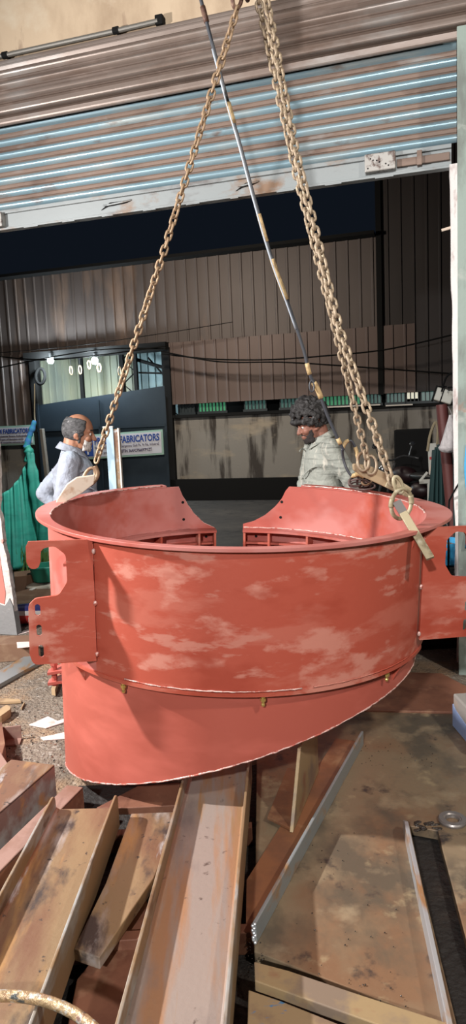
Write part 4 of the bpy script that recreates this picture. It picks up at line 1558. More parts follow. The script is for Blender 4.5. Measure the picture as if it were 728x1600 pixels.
# lattice posts
for i, (u, lab) in enumerate(((-7.86, 'single dark upright behind the gate between the two lamps'), (-6.85, 'dark lattice post behind the gate left of the blue sheeting'), (-5.85, 'dark lattice post behind the gate at its right end'))):
    t = thing('lattice_post', lab, 'post', B(u, VB + .5, 0))
    m = MB()
    m.bbox(u - .04, u + .04, VB + .46, VB + .54, 0, 3.3)
    m.build('upright', M['dark'], t)
    if i:
        m = MB()
        m.bbox(u + .28, u + .36, VB + .46, VB + .54, 0, 3.3)
        m.build('upright', M['dark'], t)
        m = MB()
        for k in range(12):
            z0 = .2 + .26 * k
            a, b = (u, u + .32) if k % 2 else (u + .32, u)
            m.tube([B(a, VB + .5, z0), B(b, VB + .5, z0 + .26)], .014, 6)
        m.build('lacing', M['dark'], t)
m = MB()
m.tube([B(-6.7, VB + .6, 3.12), B(-5.6, VB + .6, 2.75)], .04, 6)
m.tube([B(-6.5, VB + .6, 2.78), B(-5.6, VB + .6, 2.70)], .02, 6)
m.tube([B(-6.3, VB + .7, 3.1), B(-5.7, VB + .7, 2.4)], .02, 6)
tag(m.build('roof_strut', M['dark'], None), 'dark slanting roof strut behind the gate at its right end', 'strut')
# lamps
for (x, y, lab) in ((79, 563, 'left of the two bright white lamps above the gate'), (148, 564, 'right of the two bright white lamps above the gate')):
    q = at_depth(x, y, 1)
    dq = ray(x, y)
    P = EYE + dq * ((VB - .32) / dq.dot(BN))
    t = thing('gate_lamp', lab, 'lamp', P, group='lamps above the gate')
    m = MB()
    m.ball(P, .075, 14, 10)
    m.build('bulb', M['bulb'], t, smooth=True)
    m = MB()
    m.tube([P + V((0, 0, .05)), P + V((0, 0, .16))], [.035, .03], 10)
    m.tube([P + V((0, 0, .16)), P + V((0, .2, .2))], .01, 6)
    m.build('holder', M['dark'], t)
    l = bpy.data.lights.new('lamp_light', 'POINT')
    l.energy = 150
    l.color = (.8, .93, 1)
    l.shadow_soft_size = .07
    lo_ = bpy.data.objects.new('lamp_light', l)
    lo_.location = P + BN * -.12 + V((0, 0, -.03))
    C.objects.link(lo_)
# coil hanging at left of the gate
q = ray(63, 588)
P = EYE + q * ((VB - .25) / q.dot(BN))
m = MB()
m.tube([P + V((.10 * math.cos(2 * PI * k / 20), .05 * math.sin(2 * PI * k / 20), .17 * math.sin(2 * PI * k / 20))) for k in range(20)], .035, 8, closed=True)
tag(m.build('hose_coil', M['black'], None, smooth=True), 'black hose coil hung on the gate post beside the left lamp', 'coil')
# dangling shackles on the lintel
for i, (x, y, lab) in enumerate(((111, 579, 'first small shackle dangling under the lintel, counted from the left lamp'), (125, 578, 'second small shackle dangling under the lintel, between the lamps'), (139, 570, 'short shackle dangling just left of the right lamp'), (155, 575, 'fat pale shackle dangling just right of the right lamp'), (187, 580, 'small shackle dangling before the blue sheeting'))):
    q = ray(x, y)
    P = EYE + q * ((VB - .2) / q.dot(BN))
    t = thing('hanging_shackle', lab, 'shackle', P, group='shackles under the lintel')
    m = MB()
    s = 1.3 if i == 3 else 1
    m.tube([P + V((.03 * s * math.cos(2 * PI * k / 14), 0, .09 * math.sin(2 * PI * k / 14))) for k in range(14)], .014 * s, 6, closed=True)
    m.build('bow', M['tan'], t, smooth=True)
    m = MB()
    m.tube([P + V((0, 0, .09)), V((P.x, P.y, 3.16))], .008, 5)
    m.build('wire', M['dark'], t)


# signs
def board(label, u0, u1, z0, z1, v, tilt, lines, logo=None):
    t = thing('name_board', label, 'sign', B(u0, v, z0))
    sh = lambda a: B(a.x, v + a.z, a.y + tilt * (a.x - u0))
    m = MB()
    m.prism([(u0, z0), (u1, z0), (u1, z1), (u0, z1)], 0, .03, sh)
    m.build('border', M['sign_edge'], t)
    m = MB()
    m.prism([(u0 + .04, z0 + .04), (u1 - .04, z0 + .04), (u1 - .04, z1 - .04), (u0 + .04, z1 - .04)], -.006, .0, sh)
    m.build('panel', M['sign'], t)
    for body, x0, y0, size, wid, mt, bd in lines:
        vs, fs = text_mesh(body, size, .002, wid, bd)
        m = MB()
        m.add([sh(V((u0 + x0 + a.x, z0 + y0 + a.y, -.010 - a.z))) for a in vs], fs)
        m.build('lettering', M[mt], t)
    if logo:
        m = MB()
        x0, y0, x1, y1 = logo
        m.prism([(u0 + x0, z0 + y0), (u0 + x1, z0 + y0), (u0 + x1, z0 + y1), (u0 + x0, z0 + y1)], -.010, -.006, sh)
        lg = m.build('logo', M['sign_blue'], t)
        m = MB()
        m.bbox
        xm = (x0 + x1) / 2
        m.prism([(u0 + xm - .02, z0 + y0 + .04), (u0 + xm + .02, z0 + y0 + .04), (u0 + xm + .02, z0 + y1 - .05), (u0 + xm - .02, z0 + y1 - .05)], -.014, -.010, sh)
        m.prism([(u0 + xm - .02, z0 + y0 + .16), (u0 + x1 - .03, z0 + y0 + .16), (u0 + x1 - .03, z0 + y0 + .19), (u0 + xm - .02, z0 + y0 + .19)], -.014, -.010, sh)
        m.build('white_strokes', M['sign'], lg)
    return t


board('white board lettered PRASADI FABRICATORS on the navy gate, beside the grey-bearded man', -7.66, -5.70, .93, 1.46, VB - .16, .03,
      [('PRASADI FABRICATORS', .36, .31, .2, 1.52, 'sign_blue', .006), ('For Sri Mach. Comp. Unit, Gangamma Gudi Po, Fir Na, Industrial', .36, .215, .075, 1.5, 'sign_dark', .0), ('Email: prasa', .36, .10, .08, .36, 'sign_dark', .0), ('GSTIN 36AFCPS6697P1ZT', .95, .10, .09, .75, 'sign_dark', .002)], logo=(.06, .06, .32, .42))
board('white lettered board on the sheet wall at the left edge, beside the tarpaulin knot', -10.15, -8.82, 1.30, 1.74, VB - .12, .0,
      [('PRASADI FABRICATORS', .1, .27, .14, 1.16, 'sign_blue', .004), ('Plot No. 5, Industrial Estate, Kukatpally', .12, .19, .06, 1.05, 'sign_dark', 0), ('Specialists in: All types of Fabrication works', .12, .12, .06, .95, 'sign_dark', 0), ('Phone and email enquiries welcome here', .12, .055, .055, 1.0, 'sign_dark', 0)])
# concrete stake near the gate
m = MB()
for (x0, x1, y0, y1) in ((61, 68, 670, 745),):
    a = EYE + ray(x0, y0) * ((VB - 1) / ray(x0, y0).dot(BN))
    b = EYE + ray(x0 + 13, y1 + 40) * ((VB - 1) / ray(x0 + 13, y1 + 40).dot(BN))
    s = BD * .085
    n_ = BN * .1
    vs = [b, b + s, b + s + n_, b + n_, a, a + s * .8, a + s * .8 + n_, a + n_]
    for q in vs[:4]:
        q.z = 0
    m.add(vs, [(0, 3, 2, 1), (4, 5, 6, 7), (0, 1, 5, 4), (1, 2, 6, 5), (2, 3, 7, 6), (3, 0, 4, 7)])
tag(m.build('concrete_stake', M['concrete'], None, bevel=.008), 'leaning pale concrete stake between the green tarpaulin and the navy gate', 'stake')
# overhead wires
for i, (pts, lab) in enumerate((([(-12, 577), (40, 566), (110, 553), (180, 545), (258, 545)], 'lowest black wire running to the gate lintel at the left'),
                                ([(-12, 556), (60, 562), (130, 558), (258, 541)], 'upper black wire sagging to the gate lintel at the left'),
                                ([(252, 553), (330, 561), (420, 562), (520, 555), (610, 545), (720, 520)], 'black wire sagging across the brown sheeting from the gate corner'),
                                ([(252, 549), (340, 565), (440, 566), (540, 572), (720, 585)], 'second black wire from the gate corner, drooping lower to the right'),
                                ([(-10, 552), (120, 540), (260, 520), (364, 503)], 'thin wire rising along the seam of the upper sheeting'))):
    m = MB()
    m.tube(spline([EYE + ray(x, y) * ((VB - .55 - .04 * i) / ray(x, y).dot(BN)) for x, y in pts], 6), .014 if i < 4 else .007, 6)
    tag(m.build('overhead_wire', M['black'], None), lab, 'wire', 'wires across the yard')

# ------------------------------------------------------------------ right side, beyond the jamb
def bp(x, y, v):
    q = ray(x, y)
    return EYE + q * (v / q.dot(BN))


a, b = bp(690, 632, 8), bp(706, 800, 8)
t = thing('steel_pole', 'thick red-brown painted steel pole just left of the right door jamb', 'pole', (b.x, b.y, 0))
m = MB()
b2 = a.lerp(b, (a.z) / (a.z - b.z))
m.tube([b2, a], .062, 16)
m.build('shaft', M['polered'], t, smooth=True, auto=50)
m = MB()
m.tube([b2, b2 + V((0, 0, .02))], .12, 16)
m.build('base_plate', M['polered'], t)
# lamp housing on the pole
hc = bp(690, 618, 7.95)
t = thing('floodlight', 'tilted pale floodlight housing mounted on top of the red-brown pole', 'floodlight', hc)
m = MB()
Rm = Matrix.Translation(hc) @ Matrix.Rotation(R_(20), 4, 'Y') @ Matrix.Rotation(WA, 4, 'Z')
m.box((-.07, -.06, -.07), (.12, .06, .07), Rm)
m.build('housing', M['whitebox'], t, bevel=.012)
m = MB()
m.box((-.085, -.07, -.08), (-.07, .07, .08), Rm)
m.box((.0, -.065, -.075), (.012, .065, .075), Rm)
m.build('bezel', M['dark'], t)
m = MB()
m.tube([hc + V((.0, 0, -.07)), a], .02, 8)
m.box((-.05, -.02, .08), (.05, .02, .10), Matrix.Translation(hc))
m.build('bracket', M['dark'], t)
m = MB()
m.tube(spline([bp(690, 612, 7.8), bp(697, 590, 7.8), bp(708, 582, 7.8), bp(720, 585, 7.7)], 6), .01, 6)
m.tube(spline([bp(700, 606, 7.8), bp(715, 604, 7.7), bp(722, 604, 7.7)], 4), .01, 6)
m.build('feed_cable', M['black'], t)
# plastic bag
m = MB()
bc = bp(701, 686, 7.3)


def bagf(s, t):
    a_ = 2 * PI * s
    z = bp(704, 648, 7.3).z * (1 - t) + bp(704, 708, 7.3).z * t
    r = .015 + .085 * math.sin(PI * min(1, t * .86) * .5) ** 1.3 if t < .82 else .10 * math.sqrt(max(0, 1 - ((t - .82) / .18) ** 2)) + .0
    r *= 1 + .10 * math.sin(a_ * 5 + t * 5)
    return V((bc.x + .02 * (1 - t) + r * math.cos(a_), bc.y + r * .8 * math.sin(a_), z))


m.grid(bagf, 30, 24, closed_u=True)
pbag = tag(m.build('plastic_bag', M['bag'], None, smooth=True), 'milky plastic bag hanging beside the right door jamb', 'bag')
m = MB()
m.tube([bagf(0, .02), bp(703, 640, 7.6), bp(700, 634, 8) + V((0, 0, -.01))], .006, 6)
m.build('handle', M['bag'], pbag)
m = MB()


def curt(s, t):
    p = bp(662, 812, 8.3).lerp(bp(698, 812, 8.25), s)
    q = bp(676, 705, 8.3).lerp(bp(690, 690, 8.25), s)
    r = q.lerp(p, t)
    if t > .98:
        r.z = max(0.0, r.z)
    r.y += .04 * math.sin(s * 22)
    r.z = q.z * (1 - t) + .01 * t
    return r


m.grid(curt, 34, 12)
o = m.build('dark_cloth', M['tarp_d'], None, smooth=True)
o.modifiers.new('solid', 'SOLIDIFY').thickness = .008
tag(o, 'dark teal cloth hanging against the left side of the red-brown pole', 'cloth')
# dark cloth between pole and jamb
m = MB()
m.prism([tuple(bp(708, 790, 7.0)[:2]), tuple(bp(722, 790, 7.0)[:2]), tuple(bp(724, 790, 7.1)[:2]), tuple(bp(708, 790, 7.1)[:2])], .0, 1.2)
tag(m.build('teal_screen', M['tarp_d'], None), 'dark teal panel standing between the red-brown pole and the door jamb', 'panel')
# white machine with strap
wt, wb_ = bp(674, 694, 9), bp(680, 740, 9)
t = thing('switch_box', 'narrow white enamel switch box with red mark and glowing orange light', 'switch box', wb_)
m = MB()
s = BD * .075
n_ = BN * .1
a0, a1 = bp(668, 693, 9), bp(670, 742, 9)
b0, b1 = bp(682, 692, 9), bp(683, 742, 9)
m.add([a1, b1, b1 + n_, a1 + n_, a0, b0, b0 + n_, a0 + n_], [(0, 3, 2, 1), (4, 5, 6, 7), (0, 1, 5, 4), (1, 2, 6, 5), (2, 3, 7, 6), (3, 0, 4, 7)])
m.build('case', M['whitebox'], t, bevel=.008)
m = MB()
for (x0, x1, y0, y1, mt, nm) in ((671, 679, 714, 718, 'redmark', 'red_mark'), (674, 680, 729, 739, 'orange', 'orange_light')):
    m = MB()
    vs = [bp(x0, y1, 8.985), bp(x1, y1, 8.985), bp(x1, y0, 8.985), bp(x0, y0, 8.985)]
    vs += [q + BN * .014 for q in vs]
    m.add(vs, [(0, 1, 2, 3), (7, 6, 5, 4), (0, 4, 5, 1), (1, 5, 6, 2), (2, 6, 7, 3), (3, 7, 4, 0)])
    m.build(nm, M[mt], t)
m = MB()
m.tube(spline([bp(668, 705, 9), bp(672, 680, 9), bp(680, 660, 9), bp(684, 672, 9), bp(683, 694, 9)], 5), .017, 6)
m.build('strap', M['strap'], t)
m = MB()
q0 = bp(655, 753, 9)
m.tube([bp(656, 752, 9), bp(668, 738, 9)], .018, 6)
m.tube([bp(655, 753, 9), bp(676, 752, 9)], .03, 6)
m.tube([bp(670, 753, 9), V((bp(670, 753, 9).x, bp(670, 753, 9).y, 0))], .02, 6)
m.tube([bp(676, 742, 9), V((bp(676, 742, 9).x, bp(676, 742, 9).y, 0))], .02, 6)
m.build('stand', M['whitebox'], t)
# motorbike
mb0 = bp(640, 745, 9.6)
MBR = Matrix.Translation((mb0.x, mb0.y, 0)) @ Matrix.Rotation(R_(118), 4, 'Z')
bk = thing('motorbike', 'dark red and black motorbike parked in the dark behind the lifting chains', 'motorbike', (mb0.x, mb0.y, 0))


def mk(nm, mt, fn, par=bk, smooth=True):
    m = MB()
    fn(m)
    m.v = [MBR @ q for q in m.v]
    return m.build(nm, M[mt], par, smooth=smooth, auto=45)


for xw in (-.62, .62):
    w = mk('wheel', 'black', lambda m: m.tube([V((xw + .25 * math.cos(2 * PI * k / 28), 0, .29 + .25 * math.sin(2 * PI * k / 28))) for k in range(28)], .045, 8, closed=True))
    def spk(m):
        for k in range(6):
            a = 2 * PI * k / 6
            m.tube([V((xw, 0, .29)), V((xw + .22 * math.cos(a), 0, .29 + .22 * math.sin(a)))], .012, 6)
        m.tube([V((xw, -.06, .29)), V((xw, .06, .29))], .045, 12)
    mk('spokes', 'bikechrome', spk, w)
mk('fuel_tank', 'bikered', lambda m: m.ball((.12, 0, .80), (.25, .13, .12), 18, 12))
mk('seat', 'seat', lambda m: m.ball((-.32, 0, .80), (.33, .12, .06), 18, 10))
mk('side_cover', 'bikered', lambda m: m.ball((-.2, 0, .62), (.16, .12, .11), 16, 10))
def eng(m):
    m.box((-.14, -.11, .28), (.18, .11, .52))
    m.tube([V((.06, 0, .5)), V((.12, 0, .7))], .08, 12)
mk('engine', 'dark', eng)
mk('exhaust', 'bikechrome', lambda m: m.tube([V((.1, -.13, .35)), V((-.2, -.15, .27)), V((-.75, -.16, .33))], [.02, .03, .045], 10))
mk('fork', 'bikechrome', lambda m: (m.tube([V((.62, -.08, .29)), V((.38, -.08, .95))], .02, 8), m.tube([V((.62, .08, .29)), V((.38, .08, .95))], .02, 8)))
mk('frame', 'dark', lambda m: (m.tube([V((.36, 0, .85)), V((.1, 0, .72)), V((-.5, 0, .70))], .025, 8), m.tube([V((.36, 0, .85)), V((.1, 0, .35)), V((-.62, 0, .29))], .025, 8)))
mk('handlebar', 'bikechrome', lambda m: m.tube(spline([V((.22, -.36, 1.0)), V((.34, -.2, 1.04)), V((.36, 0, .99)), V((.34, .2, 1.04)), V((.22, .36, 1.0))], 5), .013, 8))
mk('headlight', 'bikechrome', lambda m: m.ball((.5, 0, .86), (.07, .09, .09), 14, 10))
mk('tail_light', 'taillight', lambda m: m.box((-.72, -.05, .70), (-.68, .05, .76)))
mk('number_plate', 'postwhite', lambda m: m.box((-.76, -.08, .53), (-.75, .08, .62)))
mk('mudguard', 'bikered', lambda m: m.tube([V((-.62 + .31 * math.cos(a), 0, .29 + .31 * math.sin(a))) for a in [R_(40 + 12 * k) for k in range(12)]], .05, 8))
mk('mirror', 'bikechrome', lambda m: (m.tube([V((.3, .26, 1.03)), V((.3, .32, 1.18))], .006, 6), m.ball((.3, .33, 1.2), (.015, .055, .035), 12, 8), m.tube([V((.3, -.26, 1.03)), V((.3, -.32, 1.18))], .006, 6), m.ball((.3, -.33, 1.2), (.015, .055, .035), 12, 8)))
# dark cabinet behind the motorbike
m = MB()
m.bbox(-.75, -.2, 10.9, 11.3, 0, 1.38)
tag(m.build('dark_cabinet', M['dark'], None, bevel=.02), 'near-black cabinet in the dark behind the motorbike', 'cabinet')
# blue sheet on the column, sack in the doorway at the right
m = MB()
c0, c1 = B(.115, 4.36, 1.36), B(.115, 4.36, .85)


def blues(s, t):
    p = B(.113 + .28 * s - .012 * math.sin(t * 7), 4.355 + .012 * math.sin(s * 9 + t * 4), 1.42 - .62 * t + .05 * s)
    return p


m.grid(blues, 14, 14)
o = m.build('blue_cover', M['bluecloth'], None, smooth=True)
o.modifiers.new('solid', 'SOLIDIFY').thickness = .006
tag(o, 'bright blue plastic sheet hung on the grey-green column at the right edge', 'sheet')
q = bp(700, 905, 4.9)
t = thing('blue_drum', 'bright blue drum with a cream lid standing on the added dark crate at the right jamb', 'drum', (q.x, q.y, 0))
zt = bp(700, 874, 4.9).z
def ringd(r, z):
    return [V((q.x - .03 + r * math.cos(2 * PI * k / 28), q.y + .16 + r * math.sin(2 * PI * k / 28), z)) for k in range(28)]
m = MB()
zb0 = .562
rr3 = [ringd(.15, zb0), ringd(.17, zb0 + .03), ringd(.175, zb0 + .12), ringd(.182, zb0 + .14), ringd(.175, zb0 + .16), ringd(.17, zt - .04), ringd(.16, zt)]
m.add([p for r in rr3 for p in r], [(i * 28 + k, i * 28 + (k + 1) % 28, (i + 1) * 28 + (k + 1) % 28, (i + 1) * 28 + k) for i in range(6) for k in range(28)])
m.build('body', M['bluecloth'], t, smooth=True, auto=40)
m = MB()
rr3 = [ringd(.165, zt - .01), ringd(.17, zt + .05), ringd(.13, zt + .075), ringd(.001, zt + .08)]
m.add([p for r in rr3 for p in r], [(i * 28 + k, i * 28 + (k + 1) % 28, (i + 1) * 28 + (k + 1) % 28, (i + 1) * 28 + k) for i in range(3) for k in range(28)])
m.build('lid', M['cream'], t, smooth=True, auto=40)
m = MB()
m.box((q.x - .26, q.y - .03, 0), (q.x + .12, q.y + .4, .56))  # added near-black crate in place of the shade below the drum
for k in range(4):
    m.box((q.x - .265, q.y - .04, .03 + .135 * k), (q.x + .125, q.y - .028, .12 + .135 * k))
tag(m.build('shade_crate', M['dark'], None, bevel=.004), 'added near-black slatted crate standing in for shade under the blue drum at the right', 'crate')
# thin black lead at the jamb
m = MB()
m.tube(spline([B(.12, 4.36, 1.30), B(.09, 4.5, 1.2), B(.03, 4.58, 1.08), B(.015, 4.62, 1.0), B(.01, 4.62, .6)], 6), .006, 6)
tag(m.build('thin_lead', M['black'], None), 'thin black lead crossing the whitewashed jamb at the right', 'cable')

# ------------------------------------------------------------------ people
def remesh(o, vox, smooth=6, fac=.5):
    r = o.modifiers.new('r', 'REMESH')
    r.mode = 'VOXEL'
    r.voxel_size = vox
    s = o.modifiers.new('s', 'SMOOTH')
    s.iterations = smooth
    s.factor = fac
    dg = bpy.context.evaluated_depsgraph_get()
    me = bpy.data.meshes.new_from_object(o.evaluated_get(dg))
    o.modifiers.clear()
    mats_ = list(o.data.materials)
    o.data = me
    if not me.materials:
        for q in mats_:
            me.materials.append(q)
    me.shade_smooth()
    return o


def person(label, loc, yaw, P, W_skin, shirt_m, hair_fn, lean=0, pitch=0):
    root = thing('person', label, 'person', loc, (0, 0, yaw))
    root.scale = (1.02, 1.02, 1.02)
    RM = mw(root)
    LN = Matrix.Translation((0, 0, .95)) @ Matrix.Rotation(R_(lean), 4, 'Y') @ Matrix.Translation((0, 0, -.95))
    HP = LN @ Matrix.Translation((-.015, 0, 1.42)) @ Matrix.Rotation(R_(pitch), 4, 'Y') @ Matrix.Translation((.015, 0, -1.45))

    def put(mb, X):
        mb.v = [RM @ X @ q for q in mb.v]
        return mb

    body = MB()
    hd = MB()
    hd.ball((0, 0, 1.605), (.097, .077, .098), 24, 16)
    hd.ball((.030, 0, 1.555), (.068, .064, .085), 20, 14)
    hd.ball((.036, 0, 1.510), (.054, .052, .042), 18, 12)
    hd.ball((.078, 0, 1.487), (.020, .024, .018), 12, 10)
    hd.cap((.095, 0, 1.592), .009, (.117, 0, 1.556), .0135)
    for s in (1, -1):
        hd.ball((.108, s * .011, 1.553), .009, 10, 8)
        hd.cap((.088, s * .012, 1.606), .011, (.073, s * .047, 1.604), .011)
        hd.ball((.070, s * .038, 1.556), .026, 12, 10)
        hd.ball((-.002, s * .076, 1.568), (.017, .010, .031), 12, 10, Matrix.Rotation(R_(12), 3, 'Y'))
        hd.ball((.010, s * .074, 1.545), (.012, .009, .013), 10, 8)
    hd.ball((.094, 0, 1.523), (.012, .024, .0075), 12, 8)
    hd.ball((.092, 0, 1.511), (.012, .021, .0075), 12, 8)
    put(hd, HP)
    bd = MB()
    bd.cap((-.03, 0, 1.37), .066, (-.008, 0, 1.52), .056)
    bd.ball((-.005, 0, 1.22), (.105, .155, .19), 24, 16)
    bd.cap((-.02, .12, 1.37), .058, (-.02, -.12, 1.37), .058)
    bd.ball((.01, 0, 1.04), (.105, .14, .15), 24, 16)
    bd.ball((-.01, 0, .93), (.115, .15, .11), 24, 16)
    put(bd, LN)
    lg = MB()
    for s, (hip, knee, ank) in zip((1, -1), P['legs']):
        lg.cap(hip, .088, knee, .056)
        lg.cap(knee, .056, V(knee).lerp(V(ank), .35), .054)
        lg.cap(V(knee).lerp(V(ank), .35), .054, ank, .036)
        lg.cap(V(ank) + V((-.02, 0, -.045)), .036, V(ank) + V((.15, s * .015, -.055)), .027)
    put(lg, Matrix.Identity(4))
    ar = MB()
    for s, (sh, el, wr) in zip((1, -1), P['arms']):
        sh, el, wr = V(sh), V(el), V(wr)
        ar.cap(sh, .052, el, .040)
        ar.cap(el, .041, el.lerp(wr, .3), .041)
        ar.cap(el.lerp(wr, .3), .041, wr, .027)
        d = (wr - el).normalized()
        side = V((0, s, 0))                        # back of the hand faces outwards
        side = (side - d * side.dot(d)).normalized()
        fwd = d.cross(side) * (s)                  # thumb side
        if fwd.x < 0:
            fwd = -fwd
        pc = wr + d * .045
        rm = Matrix((fwd, side, d)).transposed()
        ar.ball(pc, (.038, .017, .050), 14, 10, rm)
        for k, (off, ln) in enumerate(((.028, .072), (.010, .080), (-.009, .075), (-.027, .060))):
            b0 = wr + d * .082 + fwd * off
            b1 = b0 + (d * .85 - side * .5).normalized() * ln * .5
            b2 = b1 + (d * .35 - side * .95).normalized() * ln * .5
            ar.cap(b0, .0098, b1, .0092, 10)
            ar.cap(b1, .0092, b2, .0080, 10)
        t0 = wr + d * .02 + fwd * .03
        t1 = t0 + (d * .6 + fwd * .75 - side * .15).normalized() * .040
        t2 = t1 + (d * .95 + fwd * .1 - side * .3).normalized() * .032
        ar.cap(t0, .0125, t1, .0112, 10)
        ar.cap(t1, .0112, t2, .0092, 10)
    put(ar, LN)
    for q in (hd, bd, lg, ar):
        body.add(q.v, q.f)
    bo = body.build('body', W_skin, root)
    remesh(bo, .0058, 3, .4)
    # eyes
    for s in (1, -1):
        m = MB()
        m.ball((.0805, s * .031, 1.585), .0112, 12, 8)
        m.ball((.0880, s * .032, 1.5845), .0056, 10, 8, mi=1)
        put(m, HP)
        m.build('eye', [M['eye'], M['pupil']], root, smooth=True)
        m = MB()
        m.cap((.098, s * .014, 1.612), .005, (.084, s * .048, 1.611), .004)
        put(m, HP)
        m.build('eyebrow', M['beard_black'], root, smooth=True)
    # shirt
    sm = MB()
    g = P.get('girth', 1)
    sm.cap((-.028, 0, 1.36), .080, (-.022, 0, 1.415), .070)
    sm.ball((-.005, 0, 1.22), (.128 * g, .178, .205), 28, 18)
    sm.cap((-.022, .125, 1.362), .072, (-.022, -.125, 1.362), .072)
    sm.ball((.018, 0, 1.05), (.134 * g, .168, .19), 28, 18)
    rows = []
    for k in range(7):
        z = 1.14 - .34 * k / 6
        rr = 1 + .10 * k / 6
        rows.append([V((.008 + .136 * g * rr * math.cos(2 * PI * j / 40) * (1 + .03 * math.sin(7 * j)), .168 * rr * math.sin(2 * PI * j / 40), z)) for j in range(40)])
    vs = [p for r in rows for p in r]
    fs = [(i * 40 + j, i * 40 + (j + 1) % 40, (i + 1) * 40 + (j + 1) % 40, (i + 1) * 40 + j) for i in range(6) for j in range(40)]
    fs += [tuple(range(39, -1, -1)), tuple(range(240, 280))]
    sm.add(vs, fs)
    for s, (sh, el, wr) in zip((1, -1), P['arms']):
        sh, el, wr = V(sh), V(el), V(wr)
        sm.cap(sh, .073, el, .058)
        sm.cap(el, .058, el.lerp(wr, P.get('sleeve', .8)), .046)
        # loose folds at the elbow and upper arm
        for k in range(5):
            c = sh.lerp(el, .35 + .15 * k)
            dd_ = (el - sh).normalized()
            o1 = dd_.orthogonal().normalized()
            o2 = dd_.cross(o1)
            sm.tube([c + o1 * (.058 * math.cos(a)) + o2 * (.058 * math.sin(a)) + dd_ * (.025 * math.sin(a + k)) for a in [2 * PI * q / 14 for q in range(14)]], .0105, 6, closed=True)
    for k in range(9):     # drape folds on the trunk
        z = .88 + .055 * k
        ph = random.uniform(0, 6)
        sm.tube([V((.008 + .139 * g * math.cos(a), .173 * math.sin(a), z + .05 * math.sin(a * 2 + ph))) for a in [ph + .12 * q for q in range(16)]], .008, 6)
    put(sm, LN)
    so = sm.build('shirt', shirt_m, root)
    remesh(so, .0085, 3, .4)
    cm = MB()

    def col(u_, t_):
        a = R_(16) + (2 * PI - R_(32)) * u_
        f = abs(u_ - .5) * 2
        r = .069 + .030 * t_ + .012 * t_ * f ** 4
        z = 1.466 - .026 * math.cos(a) - (.040 + .030 * f ** 5) * t_
        return V((-.020 + r * math.cos(a) * 1.05, r * math.sin(a), z))

    cm.grid(col, 40, 5)
    put(cm, LN)
    co = cm.build('collar', shirt_m, root, smooth=True)
    co.modifiers.new('solid', 'SOLIDIFY').thickness = .007
    # trousers, shoes
    tm = MB()
    tm.ball((-.01, 0, .92), (.128, .163, .12), 24, 16)
    for s, (hip, knee, ank) in zip((1, -1), P['legs']):
        tm.cap(hip, .104, knee, .078)
        tm.cap(knee, .078, V(ank) + V((0, 0, .02)), .064)
    put(tm, Matrix.Identity(4))
    to = tm.build('trousers', M['trousers'], root)
    remesh(to, .012, 3, .4)
    for s, (hip, knee, ank) in zip((1, -1), P['legs']):
        m = MB()
        a = V(ank)
        m.cap(a + V((-.02, 0, -.042)), .048, a + V((.16, s * .015, -.052)), .036)
        m.v = [V((q.x, q.y, max(q.z, a.z - .089))) for q in m.v]
        put(m, Matrix.Identity(4))
        m.build('shoe', M['shoe'], root, smooth=True)
    hair_fn(root, lambda mb: put(mb, HP))
    return root


def hair_old(root, put):
    m = MB()
    rnd = random.Random(3)
    for k in range(3600):
        th = rnd.uniform(0, PI)
        ph = rnd.uniform(-PI, PI)
        n_ = V((math.sin(th) * math.cos(ph), math.sin(th) * math.sin(ph), math.cos(th)))
        p = V((n_.x * .099, n_.y * .079, 1.605 + n_.z * .099))
        x, z = p.x, p.z
        if z > 1.668 - .12 * max(0, x) or x > .045 or z < 1.535 + max(0, x * .9):
            continue
        m.ball(p, .0095, 7, 5)
    for s in (1, -1):
        for k in range(14):      # sideburns
            m.ball((.020 + .002 * (k % 3), s * .068, 1.60 - .006 * k), .010, 6, 5)
    put(m)
    remesh(m.build('hair', M['hair_grey'], root), .006, 2, .4)
    m = MB()
    for k in range(320):
        a = rnd.uniform(-1.25, 1.25)
        z = rnd.uniform(1.475, 1.545)
        r = .052 + .012 * (1 - (z - 1.475) / .07)
        p = V((.037 + .058 * math.cos(a), r * math.sin(a) * 1.06, z))
        if z > 1.512 and abs(a) < .5 and z < 1.53:
            continue
        if z > 1.528 and abs(a) < .95:
            continue
        m.ball(p, .0095, 6, 5)
    for k in range(24):
        m.ball((.100 - .006 * abs(k - 11.5) / 6, -.03 + .06 * k / 23, 1.533 - .004 * abs(k - 11.5) / 12), .007, 6, 5)
    put(m)
    remesh(m.build('beard', M['beard_grey'], root), .005, 2, .4)


def hair_young(root, put):
    m = MB()
    rnd = random.Random(5)
    for k in range(520):
        th = rnd.uniform(0, PI * .75)
        ph = rnd.uniform(-PI, PI)
        n_ = V((math.sin(th) * math.cos(ph), math.sin(th) * math.sin(ph), math.cos(th)))
        p = V((n_.x * .121 - .006, n_.y * .106, 1.632 + n_.z * .124)) + n_ * rnd.uniform(-.008, .012)
        if p.z < 1.555 + max(0, p.x) * .62:
            continue
        m.ball(p, rnd.uniform(.010, .021), 8, 6)
    put(m)
    remesh(m.build('hair', M['hair_black'], root), .0055, 1, .3)
    m = MB()
    for k in range(300):
        a = rnd.uniform(-1.45, 1.45)
        z = rnd.uniform(1.472, 1.55)
        p = V((.034 + .058 * math.cos(a), .058 * math.sin(a), z))
        if z > 1.503 and abs(a) < .55 and z < 1.53:
            continue
        if z > 1.526 and abs(a) < 1.0:
            continue
        m.ball(p, .009, 6, 5)
    for k in range(24):
        m.ball((.099 - .006 * abs(k - 11.5) / 6, -.028 + .056 * k / 23, 1.533 - .004 * abs(k - 11.5) / 12), .006, 6, 5)
    put(m)
    remesh(m.build('beard', M['beard_black'], root), .005, 2, .4)


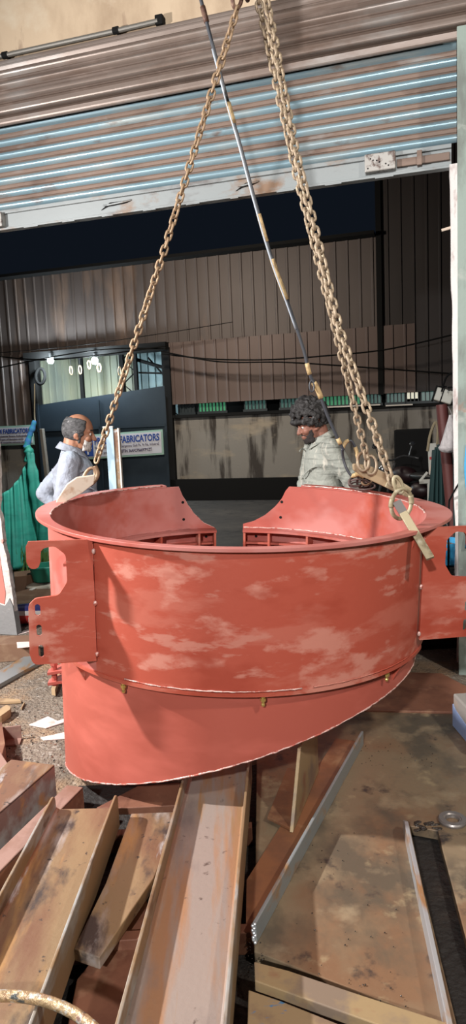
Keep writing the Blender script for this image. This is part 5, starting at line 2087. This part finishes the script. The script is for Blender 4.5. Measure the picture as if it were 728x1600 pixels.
stand = [((0, .09, .90), (.015, .10, .49), (-.01, .105, .09)), ((0, -.09, .90), (.015, -.10, .49), (-.01, -.105, .09))]
walk = [((0, .09, .90), (.10, .095, .50), (.16, .095, .10)), ((0, -.09, .90), (.02, -.095, .49), (-.20, -.095, .13))]
p1 = at_depth(117, 700, 4.75)
person('grey-bearded balding man in a blue-grey shirt, standing behind the hopper and looking right', (p1.x - .02, p1.y, 0), R_(8),
       {'legs': stand, 'arms': [((-.02, .165, 1.365), (-.235, .235, 1.13), (-.075, .20, .985)), ((-.02, -.165, 1.365), (-.07, -.225, 1.10), (.16, -.20, 1.02))], 'girth': 1.12, 'sleeve': .75},
       M['skin1'], M['shirt1'], hair_old, lean=2, pitch=10)
p2 = at_depth(507, 700, 5.0)
person('curly-haired bearded young man in a grey plaid shirt, walking left with head bowed', (p2.x + .0, p2.y, 0), R_(180 + 14),
       {'legs': walk, 'arms': [((-.02, .165, 1.365), (-.13, .225, 1.10), (-.08, .22, .85)), ((-.02, -.165, 1.365), (.05, -.225, 1.11), (.16, -.18, .90))], 'girth': .95, 'sleeve': .85},
       M['skin2'], M['shirt2'], hair_young, lean=5, pitch=16)

# ------------------------------------------------------------------ light
def area(name, loc, target, size, energy, col, spread=180):
    l = bpy.data.lights.new(name, 'AREA')
    l.shape = 'DISK'
    l.size = size
    l.energy = energy
    l.color = col
    l.spread = R_(spread)
    o = bpy.data.objects.new(name, l)
    o.location = loc
    d = V(target) - V(loc)
    o.rotation_euler = d.to_track_quat('-Z', 'Y').to_euler()
    C.objects.link(o)
    return o


area('hall_lamp', (-3.5, 2.85, 2.8), (0, 2.4, .4), .12, 400, (1.0, .95, .92))
area('hall_lamp', (-1.3, -3.6, 3.9), (0, 3.4, 1.8), .24, 445, (1.0, .97, .95))
area('hall_lamp', (2.9, -.4, 4.4), (0, 3, .6), .25, 150, (1.0, .92, .82))
# added unseen fill lights, brightening the wall across the yard and the tarpaulin
area('yard_fill', B(-4.4, 9.8, 4.6), B(-4.3, 14, 1.0), .5, 190, (1.0, .88, .74))
area('yard_fill', (-1.1, 6.4, 4.3), (-2.55, 8.2, .9), .25, 30, (.95, 1.0, .97), 80)
w = bpy.data.worlds.new('night')
bpy.context.scene.world = w
w.use_nodes = True
w.node_tree.nodes['Background'].inputs[0].default_value = (.0045, .0065, .0105, 1)
w.node_tree.nodes['Background'].inputs[1].default_value = 1.0

vs_ = bpy.context.scene.view_settings
vs_.view_transform = 'Standard'
vs_.look = 'None'
vs_.gamma = 1
vs_.use_curve_mapping = False
vs_.exposure = 0.0
